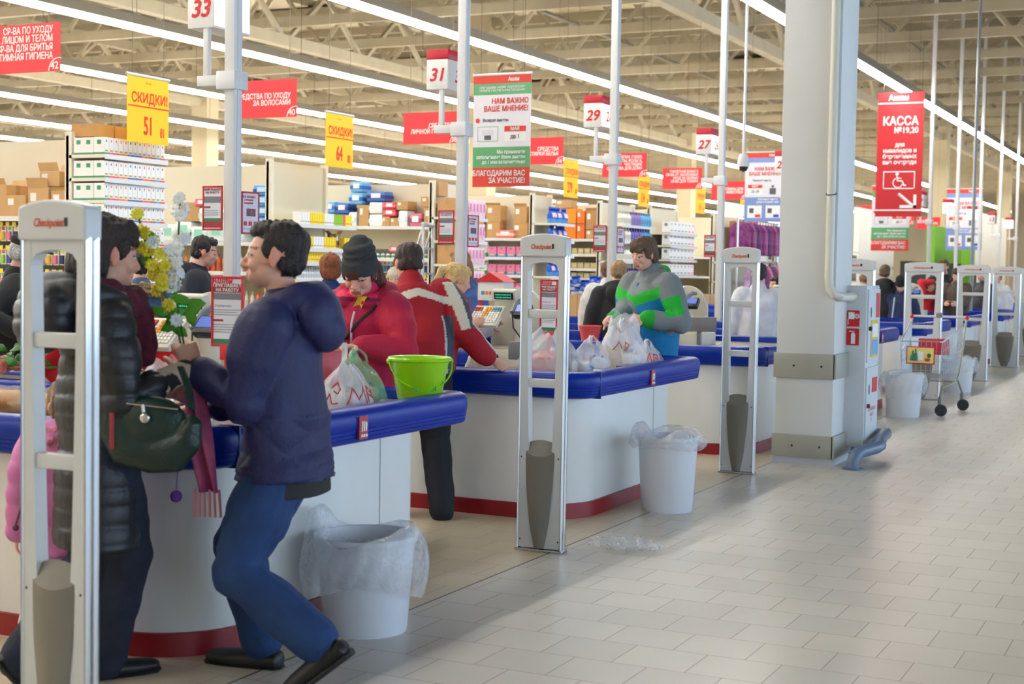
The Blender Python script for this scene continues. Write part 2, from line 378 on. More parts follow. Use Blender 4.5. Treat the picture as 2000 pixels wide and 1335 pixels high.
# ================================================================ security gates
gw=M('gate white',(205,206,205),.35); gg=M('gate grey',(126,120,108),.45,noise=(5,(116,110,98),.5)); orange=M('logo orange',(222,92,52),.5)
def make_gate(label):
    e=empty('security_gate',(0,0,0),label,'security gate','security gates along the aisle',-math.pi/2)
    zs=[.02,.18,.36,.54,.62,.9,1.2,1.45,1.58]; xi=[.03,.048,.064,.078,.083,.092,.1,.106,.108]
    for sg in (-1,1):
        m=MB(); V=[];F=[]
        for z,x in zip(zs,xi):
            a=sorted((sg*x,sg*.142)); 
            V+=[(a[0],-.036,z),(a[1],-.036,z),(a[1],.036,z),(a[0],.036,z)]
        for i in range(len(zs)-1):
            for j in range(4): F.append([i*4+j,i*4+(j+1)%4,i*4+4+(j+1)%4,i*4+4+j])
        F+= [[3,2,1,0],[len(V)-4,len(V)-3,len(V)-2,len(V)-1]]
        m.add(V,F); m.build('side_post',gw,e,ang=.5)
        m=MB(); m.tube([(sg*.148,-.02,.012),(sg*.148,-.02,1.57)],(.0085,.024),12,lat=(1,0,0)); m.tube([(sg*.148,.028,.012),(sg*.148,.028,1.57)],(.0085,.02),12,lat=(1,0,0))
        m.build('edge_trim',chrome,e)
    def ins(u,v):
        z=.02+v*.51; w=np.interp(z,[.02,.15,.35,.53],[.036,.066,.09,.101]); x=(2*u-1)*w
        return (x,-.034-.03*(1-(2*u-1)**2)-.008*math.sin(v*3.14),z-.022*(1-(2*u-1)**2)*max(0,(v-.6)/.4)**2)
    m=MB(); m.grid(ins,13,14)
    m.grid(lambda u,v:((2*u-1)*(.101-.022*v*v),-.034-.03*(1-(2*u-1)**2)*(1-v)+.03*v,.53-.022*(1-(2*u-1)**2)*(1-v)+.05*v+.012*v*(1-(2*u-1)**2)),13,6)
    m.grid(lambda u,v:((2*u-1)*np.interp(.02+v*.51,[.02,.15,.35,.53],[.036,.066,.09,.101]),.036,.02+v*.51),5,8)
    m.build('base_panel',gg,e,ang=.7)
    m=MB(); P=[(-.156,1.56),(-.156,1.65),(-.151,1.662)]+[(x,1.682-.9*(x*x)) for x in np.linspace(-.125,.125,9)]+[(.151,1.662),(.156,1.65),(.156,1.56)]
    m.prism(P,-.052,.05,'y'); cap=m.build('top_cap',gw,e,ang=.4)
    b=cap.modifiers.new('b','BEVEL'); b.width=.008; b.segments=2; b.limit_method='ANGLE'
    m=MB(); P=[(-.112,1.562),(-.112,1.46),(-.103,1.50)]+[(x,1.532-1.7*x*x) for x in np.linspace(-.085,.085,9)]+[(.103,1.50),(.112,1.46),(.112,1.562)]
    m.prism(P,-.034,.034,'y'); m.build('arch',gw,e,ang=.4)
    text('Checkpoint',.034,cap,orange,(-.012,-.0535,1.612),FY,shear=.25,bold=.0006,sx=.86,name='logo_lettering')
    m=MB(); m.box(.062,.076,-.0545,-.052,1.602,1.628); m.build('logo_mark',M('logo black',(40,36,40),.5),cap,smooth=False)
    for z in (1.26,.893):
        MB().box(-.106,.106,-.026,.026,z-.023,z+.023,bev=.006).build('crossbar',gw,e)
    MB().box(-.162,.162,-.055,.055,0,.014,bev=.004).build('base_plate',chrome,e)
    for sx,z in ((-.13,.06),(.13,.06),(.125,.5),(-.128,.5)): MB().lathe([(0,-.037),(.005,-.037),(.005,-.0355)],(sx,0,z),10,axis='y').build('screw',dark,e)
    return e
GX=[3.40,7.08,10.585,14.3,18.04,21.7,25.3,28.9,32.5]
glab=['grey security gate antenna cut off by the bottom edge, nearest of the row','grey security gate antenna in front of the second checkout counter, litter lying at its foot','grey security gate antenna standing just left of the square column',
 'security gate antenna mostly hidden behind the column and the fire cabinet','security gate antenna behind the shopping trolley']+['security gate antenna, number %s past the trolley'%s for s in('one','two','three','four')]
g0=make_gate(glab[0]); g0.scale=(.86,.72,1.012); g0.location=(GX[0],3.185,0)
for i in range(1,len(GX)):
    copy_tree(g0,loc=(GX[i],[0,3.245,3.235,3.26,3.24,3.20,3.20,3.2,3.2][i],0),rz=-math.pi/2+(.0 if i<4 else -.03),label=glab[i]).scale=((.86 if i<3 else 1.46),.72,1.012 if i<3 else .99)
# ================================================================ square column with pipe, cabinet and guard rail
colw=M('column paint',(222,222,220),.55,noise=(1.2,(212,211,206),.6)); bumpg=M('bumper grey',(168,166,152),.5,noise=(4,(154,152,140),.5))
struct(MB().box(11.36,11.9,2.71,3.17,0,8.9,bev=.006).build('column',colw),'white square column beside the aisle')
for z0,z1 in ((.685,.88),(.06,.235)):
    m=MB(); m.box(11.335,11.36,2.695,3.185,z0,z1,bev=.003); m.box(11.335,11.92,2.685,2.71,z0,z1,bev=.003)
    o=tag(m.build('bumper_plate',bumpg),'grey metal bumper band around the white column, '+('upper at counter height' if z0>.5 else 'lower at floor level'),'bumper plate','column bumper bands')
    for y in (2.8,3.02): MB().lathe([(0,11.331),(.009,11.331),(.009,11.336)],(0,y,(z0+z1)/2),8,axis='x').build('screw',dark,o)
struct(MB().box(11.35,11.91,2.70,3.18,0,.06).build('trim_1',M('column foot',(190,190,196),.5),smooth=False))
struct(MB().box(11.325,11.36,2.86,2.94,.9,8.9).build('trim_2',M('column cladding',(214,214,212),.5),smooth=False)) if False else None
# standpipe
pm=M('pipe paint',(216,214,200),.4)
p=[(11.315,2.755,8.9),(11.315,2.755,1.47),(11.316,2.748,1.40),(11.325,2.71,1.35),(11.36,2.672,1.335),(11.44,2.662,1.33),(11.755,2.66,1.33)]
t=tag(MB().tube(p,.034,16).build('standpipe',pm),'cream standpipe running down the column and bending into the cabinet','pipe')
for k in range(1): MB().tube([(11.315+.04*math.cos(a),2.755+.04*math.sin(a),2.13+.01*math.cos(a)) for a in np.linspace(0,6.28,17)[:-1]],.004,6,closed=True).build('wire_tie',M('wire tie',(70,70,72),.4,.6),t)
MB().lathe([(.05,11.735),(.05,11.748)],(0,2.66,1.33),16,axis='x',capb=True,capt=True).build('flange',pm,t)
e=empty('fire_cabinet',(11.75,2.55,.12),'white fire hose cabinet on the column with red pictogram signs','cabinet')
cabw=M('cabinet white',(214,218,222),.4,noise=(9,(200,204,208),.35))
MB().box(0,.47,0,.26,0,1.3,bev=.006).build('body',cabw,e)
def plate(nm,mat,par,x0,x1,y0,y1,z0,z1): return MB().box(x0,x1,y0,y1,z0,z1).build(nm,mat,par,smooth=False)
r1=plate('hose_reel_sign',red,e,-.004,0,.055,.155,.97,1.10); r2=plate('extinguisher_sign',red,e,-.004,0,.055,.155,.82,.955)
m=MB(); m.box(-.007,-.004,.095,.148,1.03,1.085); m.box(-.007,-.004,.143,.148,.985,1.085); m.lathe([(.013,-.0065),(.02,-.0065)],(0,.075,1.055),16,axis='x'); m.box(-.007,-.004,.073,.077,1.04,1.07); m.box(-.007,-.004,.06,.09,1.053,1.057); m.build('pictogram',wht,r1,smooth=False)
m=MB(); m.box(-.007,-.004,.085,.118,.832,.905); m.lathe([(0,-.0065),(.0165,-.0065)],(0,.1015,.905),16,axis='x'); m.box(-.007,-.004,.096,.107,.915,.935); m.box(-.007,-.004,.09,.135,.928,.936); m.build('pictogram',wht,r2,smooth=False)
for z0,z1 in ((.68,1.27),(.06,.64)):
    d=plate('door',cabw,e,.02,.45,-.012,0,z0,z1); 
    MB().lathe([(0,-.034),(.018,-.034),(.018,-.012)],(.06,0,(z0+z1)/2-.02),12,axis='y').build('latch',dark if z0>.5 else redk,d)
    MB().ell((.11,-.014,(z0+z1)/2+.11),(.012,.004,.045),12).build('slot',dark,d)
st=plate('notice',M('notice yellow',(226,196,70),.5),e,.12,.4,-.016,-.012,.72,1.02); plate('notice_panel',M('notice blue',(120,170,220),.5),st,.14,.38,-.018,-.016,.74,.86); plate('notice_panel',wht,st,.16,.36,-.018,-.016,.88,.99)
plate('emergency_label',red,e,.30,.42,-.016,-.012,1.04,1.24); plate('emergency_label',red,e,.22,.4,-.016,-.012,.43,.55)
text('ПОЖАРНЫЙ\nКРАН\n01',.045,e,red,(.23,-.0135,.25),FY)
gp=M('guard blue grey',(104,122,146),.4,noise=(8,(90,108,130),.5))
t=MB(); t.tube([(11.28,2.52,.0),(11.28,2.52,.06),(11.31,2.51,.105),(11.38,2.49,.13),(11.65,2.42,.14),(11.74,2.41,.15),(11.80,2.44,.16),(12.16,2.47,.19),(12.24,2.47,.19),(12.3,2.5,.185),(12.31,2.56,.18),(12.31,2.75,.13),(12.31,2.78,.0)],.05,16)
t.lathe([(.085,0),(.085,.012)],(11.28,2.52,0),18,capt=True)
tag(t.build('guard_rail',gp),'blue grey bent tube guard rail on the floor below the cabinet','guard rail')
# ================================================================ waste bins with liners
binw=M('bin plastic',(214,216,222),.35,sub=.0); liner=M('liner film',(236,238,242),.18,alpha=.32,bump=(26,.8),spec=.8)
def make_bin(x,y,label,h=.36,r=.2,seed=0,hang=.2,rot=0,tall=.1):
    e=empty('waste_bin',(x,y,0),label,'waste bin','white bins at the counters',rot)
    MB().lathe([(.0,.004),(r*.84,.0),(r*.86,.02),(r,h),(r+.012,h+.004),(r+.012,h-.02),(r,h-.022)],n=40).build('bucket',binw,e)
    MB().lathe([(r*.99,h),(r*.85,.03),(0,.025)],n=40).build('inside',binw,e)
    R=np.random.default_rng(seed); ph=R.random(8)*6.28
    def f(u,v):
        a=2*math.pi*u; 
        wob=sum(math.sin(a*(k+2)+ph[k])*(.5**(k*.35)) for k in range(5))
        if v<.35:   # inside going up
            t=v/.35; z=h-.10+.13*t+.02*wob*t; rr=r*.93+.02*t
        else:
            t=(v-.35)/.65; z=h+.03+.02*wob*(1-t)-hang*t*(1+.14*math.sin(a*2+ph[5])); rr=r+.025+.035*math.sin(t*3.0)+.012*wob*t
            rr+=.006*math.sin(a*17+ph[3]+6*t)
        if tall and math.cos(a-2.4)>.75 and .2<v<.5: z+=tall*(math.cos(a-2.4)-.75)*4*(1-abs(v-.35)/.15); 
        return (rr*math.cos(a),rr*math.sin(a),z)
    MB().grid(f,72,22,wrapu=True).build('liner',liner,e,ang=None); return e
make_bin(5.17,3.17,'large white waste bin with clear liner at the first counter beside the walking teenager',.40,.205,1,.25,rot=-.5,tall=.1)
make_bin(8.72,3.12,'white waste bin with loose clear liner at the corner of the second counter',.47,.19,2,.1,tall=.07)
make_bin(15.83,3.02,'white waste bin with rolled liner between the fire cabinet and trolley',.44,.2,3,.24,tall=0)
make_bin(19.6,3.05,'grey looking waste bin beyond the trolley, behind a gate base',.42,.2,4,.2,tall=0)
# crumpled film on the floor
m=MB(); m.grid(lambda u,v:(.02+ (u-.5)*.20+.03*math.sin(v*9+u*4),(v-.5)*.36+.02*math.sin(u*13),.022+.018*math.sin(u*17+v*5)*math.sin(v*23)+.012*math.sin(u*31+v*13)),26,40)
o=m.build('plastic_litter',liner,ang=None,loc=(7.33,2.86,0),rz=-.2); tag(o,'crumpled scrap of clear plastic film lying on the aisle floor','litter'); o.location.z=.012
# ================================================================ poles with lane lamps and poster frames
polem=M('pole white',(224,224,224),.35); lampw=M('lamp face',(235,233,230),.4); lamplit=M('lamp face lit',(255,240,225),.4,emit=1.3); lampred=M('lamp red',(200,30,52),.4)
sheet=M('poster sheet',(222,224,232),.4); framer=M('frame red',(206,30,44),.35); pgreen=M('print green',(60,120,84),.5); pgrey=M('print grey',(120,120,128),.5); pmar=M('print maroon',(160,48,60),.5); dred=M('lettering red',(222,30,36),.5)
def poster(x,y,z,w,h,rz,label,kind=0,grp='posters on the poles'):
    """red framed poster; local face looks along -Y"""
    e=empty('framed_poster',(x,y,z),label,'poster',grp,rz)
    m=MB()
    for a in ((-w/2,-w/2+.012,0,h),(w/2-.012,w/2,0,h),(-w/2,w/2,0,.012),(-w/2,w/2,h-.012,h)): m.box(a[0],a[1],-.006,.006,a[2],a[3],bev=.003)
    m.build('frame',framer,e)
    s=MB().box(-w/2+.01,w/2-.01,-.002,.002,.01,h-.01).build('sheet',sheet,e,smooth=False)
    def pl(nm,mat,x0,x1,z0,z1): MB().box(x0*w,x1*w,-.0035,-.002,z0*h,z1*h).build(nm,mat,s,smooth=False)
    if kind==0:
        text('Ашан',.13*w*1.9,s,dred,(-.17*w,-.003,.935*h),FY,bold=.001,shear=.15); pl('heading_panel',pmar,-.45,.45,.77,.90)
        text('ПРИГЛАШАЕТ\nНА РАБОТУ',.125*w,s,wht,(0,-.004,.835*h),FY,bold=.0006)
        pl('photo_panel',pgrey,-.45,.45,.67,.76); text('Хозяин касс',.09*w,s,M('ink',(70,70,80),.6),(-.12*w,-.003,.58*h),FY)
        for k in range(3): pl('text_line',pgrey,-.42,.42-.12*(k%2),.52-.035*k,.528-.035*k)
        pl('text_line',pmar,-.42,-.12,.36,.39)
        for k in range(4): pl('text_line',pgrey,-.42,.35-.1*(k%2),.31-.035*k,.318-.035*k)
        pl('footer_panel',pgreen,-.45,.45,.03,.11)
    elif kind==1:
        text('ПРИГЛАШАЕТ\nНА РАБОТУ',.12*w,s,pmar,(0,-.003,.88*h),FY,bold=.0006); pl('photo_panel',pgrey,-.42,.42,.62,.76); pl('text_line',pmar,-.4,-.1,.5,.54)
        for k in range(3): pl('text_line',pgrey,-.4,.3,.44-.05*k,.45-.05*k)
        pl('footer_panel',pgreen,-.45,.45,.2,.27); pl('footer_panel',pmar,-.45,.45,.06,.2)
    else:
        text('ВСЕ ЛУЧШЕЕ\nс первой\nпокупки!',.115*w,s,dred,(-.1*w,-.003,.8*h),FY,bold=.0004); pl('photo_panel',pmar,-.22,.28,.42,.60); pl('photo_panel',pgrey,-.12,.18,.44,.56)
        for k in range(3): pl('price_tag',dred,-.38+.28*k,-.2+.28*k,.2,.3)
        pl('text_line',pgrey,-.4,.4,.12,.13)
    return e
PX=[7.8,11.2,14.7,18.5,22.3,33.8,37.6,41.5,45.5,49.5]
lane=[('33','32'),('31','30'),('29','28'),('27','26'),('25','24'),('19','18'),('17','16'),('15','14'),('13','12'),('11','10')]
nearw=['first','second','third','fourth','fifth','sixth','seventh','eighth','ninth','tenth']
pole0=MB(); pole0.box(-.045,.045,-.04,.04,0,8.4,bev=.008); pole0.box(-.012,.012,-.043,.043,0,8.4)
for i,x in enumerate(PX):
    y=5.83 if i==0 else 5.93+.01*i
    e=empty('lane_pole',(x,y,.86),'tall white metal pole carrying lane lamp %s and its clamp arm'%('/'.join(lane[i])),'pole','lane poles')
    if i==0: pm_=pole0.build('post',polem,e)
    else:
        q=pm_.copy(); C.objects.link(q); q.parent=e
    MB().box(-.075,.075,-.065,.085,1.78,1.90,bev=.008).build('clamp',polem,e); MB().box(-.035,.035,.08,.27,1.81,1.88,bev=.006).build('arm',polem,e)
    MB().box(-.02,.02,.19,.23,1.88,2.19,bev=.004).build('lamp_rod',polem,e)
    # lane lamp box, part of the pole
    lit=lane[i][1] in ('32','28','26','16','14','10') ; b=MB(); b.box(-.03,.37,.14,.35,2.19,2.45,bev=.006); lb=b.build('lamp_box',lamplit if lit and i in(6,7,9) else lampw,e)
    MB().box(-.032,.372,.138,.352,2.45,2.535,bev=.006).build('lamp_band',lampred,lb)
    text(lane[i][0],.155,lb,dred,(-.0325,.245,2.31),FX,shear=.22,bold=.002)
    pl=MB().box(-.02,.36,.1375,.14,2.205,2.44).build('lit_face',lamplit if lit else lampw,lb,smooth=False)
    text(lane[i][1],.155,pl,dred,(.17,.136,2.31),FY,shear=.22,bold=.002)
    if i<4:
        s=[.24,.2,.2,.18][i]
        wv=['first','second','third','fourth'][i]
        poster(x-.05,y+.122,[1.73,1.715,1.70,1.70][i],.155 if i else .16,.29,-math.pi/2+.0,'red framed poster at head height on the left of the %s lane pole'%wv,1)
        if i<3: poster(x+.135,y-.043,[1.71,1.69,1.69][i],.17,.28,-.12,'red framed poster at head height on the right of the %s lane pole'%wv,2)
e=poster(5.3,3.985,1.145,.165,.315,-math.pi/2+.1,'red framed recruitment poster on a short red foot at the first cash register',0)
MB().box(-.035,.035,-.008,.008,-.06,.005,bev=.004).box(-.012,.012,-.006,.006,-.30,-.05).build('foot',framer,e)
e=poster(8.75,3.98,1.09,.13,.355,-math.pi/2+.0,'red framed recruitment poster seen through the second security gate',0); MB().box(-.035,.035,-.008,.008,-.06,.005,bev=.004).box(-.012,.012,-.006,.006,-.245,-.05).build('foot',framer,e)
# ================================================================ hanging aisle signs
def sign_base(nm,loc,w,h,mat,label,cat,grp,face,rail=True):
    rz=-math.pi/2 if face=='X' else 0.
    e=empty(nm,loc,label,cat,grp,rz)
    b=MB().box(-w/2,w/2,-.003,.003,0,h).build('panel',mat,e,smooth=False)
    for sx in (-.38,.38): MB().tube([(sx*w,0,h),(sx*w,0,h+ (8.89-loc[2]-h))],.003,4,cap=False).build('wire',M('wire'),e,smooth=False)
    if rail: MB().tube([(-w/2-.01,0,h+.012),(w/2+.01,0,h+.012)],.014,8).build('rail',polem,e)
    return e,b
redsign=M('aisle sign red',(236,40,50),.45)
AIS=[(9.71,8.72+.01,'42','СР-ВА ПО УХОДУ\nЗА ЛИЦОМ И ТЕЛОМ\nСР-ВА ДЛЯ БРИТЬЯ\nИНТИМНАЯ ГИГИЕНА','face and body care'),(13.6,8.9,'40','СРЕДСТВА ПО УХОДУ\nЗА ВОЛОСАМИ','hair care'),(17.15,8.75,'38','СРЕДСТВА\nЛИЧНОЙ ГИГИЕНЫ','personal hygiene'),
 (21.0,8.9,'36','СРЕДСТВА\nДЛЯ СТИРКИ БЕЛЬЯ','laundry products'),(24.2,8.75,'34','ТРЯПКИ, ГУБКИ,\nПАКЕТЫ, ФОЛЬГА,\nЧИСТЯЩИЕ\nСРЕДСТВА ДЛЯ ДОМА','sponges, foil and cleaning'),(28.0,9.0,'33','ТУАЛЕТНАЯ БУМАГА\nСР-ВА ОТ НАСЕКОМЫХ\nУХОД ЗА ОБУВЬЮ\nСР-ВА ДЛЯ ТОВАРА','toilet paper'),
 (32.3,9.0,'31','ТОВАРЫ ДЛЯ\nЖИВОТНЫХ','pet goods'),(40,9,'29','ТОВАРЫ ДЛЯ\nДОМА',''),(44.5,9,'27','ТОВАРЫ ДЛЯ\nКУХНИ',''),(49,9,'25','ОДЕЖДА\nДЛЯ ДОМА',''),(54,9,'23','ОБУВЬ','')]
for i,(x,yr,num,tx,what) in enumerate(AIS):
    w=1.08 if i==0 else .84
    yc=[9.09+.54,9.3+.42,9.16+.42,9.35+.42,9.17+.42,9.42+.42,9.8+.42,9.6,9.6,9.6,9.6][i]
    e,b=sign_base('aisle_sign',(x,yc,3.15),w,.42,redsign,('red hanging aisle sign %s for %s'%(num,what) if what else 'small far red hanging aisle sign with number %s'%num),'aisle sign','red aisle signs','X',False)
    n=tx.count('\n')+1; sz={4:.072,2:.082,1:.1}[n] if i else .082
    text(tx,sz,b,wht,(w/2-.08,-.004,.25 if n>2 else .2),FY,align='RIGHT',bold=.0012,line=.92,sx=.82)
    m=MB(); m.tube([(w/2-.01-.115*math.cos(a),-.004,.0+.115*math.sin(a)) for a in np.linspace(0.05,1.75,14)],.006,4); m.build('number_ring',wht,b,smooth=False); text(num,.09,b,wht,(w/2-.062,-.0045,.048),FY,bold=.002)
# yellow discount banners
yel=M('banner yellow',(250,200,8),.45); yred=M('banner red print',(240,52,24),.5)
for i,(x,y,z,a,b_) in enumerate([(10.75,9.0,2.61,'51','81'),(14.24,9.15,2.63,'64','00'),(21.5,9.43,2.65,'279','00'),(25.4,9.67,2.68,'134','50'),(32.9,11.1,2.86,'116','00'),(36.4,11.1,2.8,'89','90'),(41,11.1,2.8,'75','00')]):
    e,b=sign_base('discount_banner',(x,y,z),.58 if i<4 else .7,.6,yel,'yellow hanging discount banner priced %s'%a,'banner','yellow discount banners','Y')
    text('СКИДКИ!',.125,b,yred,(.02,-.004,.405),FY,bold=.003,sx=.88); MB().box(-.28,.29,-.005,-.003,.325,.337).build('rule',yred,b,smooth=False)
    text('Ашан',.03,b,yred,(0,-.004,.55),FY); text(a,.23,b,yred,(-.0 if len(a)<3 else -.05,-.004,.15),FY,bold=.006,sx=.58); text(b_,.12,b,yred,(.2,-.004,.105),FY,bold=.003,sx=.55)
# questionnaire banners
vir=M('banner vermilion',(222,62,48),.45); bgreen=M('banner green',(96,170,112),.45); bwhite=M('banner white',(228,226,232),.5); bblue=M('banner blue',(126,150,206),.45); ink=M('ink grey',(90,90,100),.5)
def quest(loc,h,kind,label):
    w=.66*h/1.06*.93
    e,b=sign_base('survey_banner',loc,w,h,bwhite,label,'banner','survey banners','X')
    def pl(nm,mat,x0,x1,z0,z1,y=-.0045): return MB().box(x0*w,x1*w,y,-.003,z0*h,z1*h).build(nm,mat,b,smooth=False)
    def tx(s,sz,mat,x,z,al='CENTER',bo=.0015,sx=.85): return text(s,sz*h,b,mat,(x*w,-.006,z*h),FY,align=al,bold=bo,sx=sx)
    pl('header',vir,-.5,.5,.93,1); tx('Ашан',.05,wht,.2,.965)
    if kind==0:
        pl('band',bgreen,-.5,.5,.83,.93); tx('ПРИГЛАШАЕМ  НАШИХ  ПОКУПАТЕЛЕЙ\nПРИНЯТЬ УЧАСТИЕ В АНКЕТИРОВАНИИ',.027,wht,0,.88,bo=.0006)
        tx('НАМ ВАЖНО\nВАШЕ МНЕНИЕ!',.068,vir,.46,.735,'RIGHT',.002); tx('Возврат анкеты',.04,ink,-.33,.60,'LEFT',.0004)
        MB().lathe([(0,-.005),(.022*h,-.005)],(-.42*w,0,.6*h),16,axis='y').build('bullet',vir,b,smooth=False)
        q=pl('icon_frame',bgreen,-.42,-.06,.41,.545); pl('icon_panel',bwhite,-.41,-.07,.415,.54,-.0052); pl('icon_box',ink,-.3,-.18,.425,.465,-.006); pl('icon_envelope',M('envelope',(214,214,220),.5),-.34,-.14,.46,.515,-.006)
        pl('calendar',wht,.05,.42,.41,.54); pl('calendar_head',vir,.05,.42,.495,.545,-.0052); tx('МАЙ',.045,wht,.235,.52); tx('до 1',.055,ink,.235,.45)
        pl('band',bgreen,-.5,.5,.175,.36); tx('Мы принимаем\nзаполненные Вами анкеты\nдо 1 мая включительно',.045,wht,.42,.268,'RIGHT',.0008); pl('footer',vir,-.5,.5,0,.175); tx('БЛАГОДАРИМ ВАС\nЗА УЧАСТИЕ!',.066,wht,.42,.088,'RIGHT',.0018)
    else:
        pl('band',bblue,-.5,.5,.86,.93); tx('НАМ ВАЖНО\nВАШЕ МНЕНИЕ!',.07,vir,.4,.73,'RIGHT',.002); tx('Получите анкету',.04,ink,-.3,.6,'LEFT',.0004)
        pl('calendar',wht,-.42,-.05,.4,.53); pl('calendar_head',vir,-.42,-.05,.49,.54,-.0052); tx('МАРТ',.04,wht,-.23,.515); tx('23–29',.055,ink,-.23,.44)
        pl('icon_figure',ink,.14,.3,.40,.49); MB().lathe([(0,-.006),(.02*h,-.006)],(.22*w,0,.515*h),14,axis='y').build('icon_head',ink,b,smooth=False)
        pl('band',bblue,-.5,.5,0,.36); tx('Заполните анкету\nдома и верните нам',.04,wht,.1,.31); 
        for s in (-.42,.05): pl('icon_panel',wht,s,s+.37,.06,.24,-.0055); pl('icon_mark',ink,s+.05,s+.16,.13,.2,-.0065); pl('icon_mark',vir if s<0 else M('mark blue',(50,60,190),.5),s+.2,s+.34,.07,.11,-.0065)
    return e
quest((12.6,6.26,2.29),1.06,0,'large hanging survey banner with green bands and red footer next to the second pole')
quest((26.89,7.82,2.45),1.3,1,'hanging survey banner with blue bottom cut off by the column')
quest((34.5,7.0,2.05),1.5,0,'hanging survey banner partly hidden beneath the red wheelchair banner')
quest((47.5,7.35,2.3),1.9,1,'small distant hanging survey banner with blue bottom right of the wheelchair banner')
# wheelchair checkout banner
dk=M('banner crimson',(198,22,36),.45)
e,b=sign_base('checkout_banner',(31.27,6.19,2.72),.96,2.6,dk,'tall red banner with wheelchair symbol and arrow for checkouts 19 and 20','banner',None,'X',False)
def pl(nm,mat,x0,x1,z0,z1,y=-.006): return MB().box(x0,x1,y,-.003,z0,z1).build(nm,mat,b,smooth=False)
text('Ашан',.16,b,wht,(-.05,-.005,2.48),FY,bold=.003); pl('rule',wht,-.48,.48,2.36,2.385); pl('rule',wht,-.48,.48,.12,.15)
text('КАССА',.25,b,wht,(0,-.005,1.99),FY,bold=.006,sx=.85); text('№19,20',.17,b,wht,(.12,-.005,1.8),FY,bold=.004,sx=.9); text('для\nинвалидов и\nбеременных\nвне очереди',.128,b,wht,(0,-.005,1.32),FY,bold=.003,line=.95,sx=.9)
m=MB()
for a in ((-.33,.33,.93,.95),(-.33,.33,.58,.60),(-.33,-.31,.58,.95),(.31,.33,.58,.95)): m.box(a[0],a[1],-.006,-.003,a[2],a[3])
m.build('symbol_frame',wht,b,smooth=False)
m=MB(); m.lathe([(0,-.006),(.034,-.006)],(-.04,0,.89),14,axis='y'); m.tube([(-.04,-.005,.85),(-.03,-.005,.75),(.07,-.005,.745),(.11,-.005,.65),(.15,-.005,.655)],.018,4); m.tube([(-.035,-.005,.81),(.05,-.005,.8)],.014,4)
m.tube([(-.02+.1*math.cos(a),-.005,.71+.1*math.sin(a)) for a in np.linspace(2.0,6.1,16)],.013,4); m.build('wheelchair_symbol',wht,b,smooth=False)
m=MB(); m.tube([(0,-.005,.48),(.31,-.005,.22)],.03,4,lat=(.64,0,.77)); m.box(.03,.37,-.007,-.004,.18,.24); m.box(.31,.37,-.007,-.004,.18,.46); m.build('arrow',wht,b,smooth=False)
# dome camera on its drop rod, smoke-white
e=empty('dome_camera',(19.2,5.88,2.98),'white dome security camera hanging on a thin rod right of the fourth pole','camera')
MB().tube([(0,0,.1),(0,0,4.3)],.02,8).build('rod',polem,e); MB().lathe([(0,.12),(.05,.12),(.075,.05),(.08,-.02),(.075,-.05)],n=20).build('housing',polem,e); MB().lathe([(.066,-.05),(.05,-.1),(0,-.125)],n=20).build('dome',dark,e)
# thin vertical cable conduit between ceiling and floor in the far lane
tag(MB().tube([(26.2,3.9,0),(26.2,3.9,8.4)],.03,8).build('conduit',M('conduit grey',(128,130,130),.4,.4)),'thin grey steel conduit rising from the floor right of the wheelchair banner','conduit')
# ================================================================ shelving gondolas and goods
shelfw=M('shelf cream',(226,220,200),.45); shelff=M('shelf front',(222,222,224),.4); backp=M('gondola back panel',(214,206,182),.5); tagy=M('price tag yellow',(240,214,60),.5); peg=M('peg panel',(120,112,104),.6)
CART=lin((190,150,98))
def gondola(x,w,label,side_z,end_z,front=9.05,run=11.,h=2.66,endd=.42,pegs=None):
    """long double shelf running away from the tills (+Y); end cap looks at -Y, long side looks at -X"""
    e=empty('shelf_unit',(x,front,0),label,'shelf unit','shelving units')
    y0=endd
    m=MB(); m.box(w/2-.02,w/2+.02,y0+.04,run,0.1,h); m.box(.0,w,y0,y0+.04,.1,h,bev=.004); m.build('back_panel',backp,e,smooth=False)
    if pegs: MB().box(w/2-.03,w/2-.021,y0+.05,run,pegs[0],pegs[1]).build('peg_panel',peg,e,smooth=False)
    for px in (0,w-.05):
        q=MB(); q.box(px,px+.05,y0-.03,y0+.05,0,h+.03)
        for k in range(26): q.box(px-.001,px+.002,y0-.012,y0+.004,.5+k*.08,.525+k*.08)
        q.build('upright',shelfw,e,smooth=False)
    MB().box(.01,w-.01,.01,run,0,.12).build('plinth',shelfw,e,smooth=False)
    for z in end_z:
        s=MB().box(.0,w,0,y0,z-.03,z).build('end_shelf',shelfw,e,smooth=False); MB().box(0,w,-.008,0,z-.042,z+.002).build('price_rail',shelff,s,smooth=False)
    for z in side_z:
        s=MB().box(.0,w/2-.02,y0+.05,run,z-.03,z).build('side_shelf',shelfw,e,smooth=False); MB().box(-.008,0,y0+.05,run,z-.042,z+.002).build('price_rail',shelff,s,smooth=False)
    return e
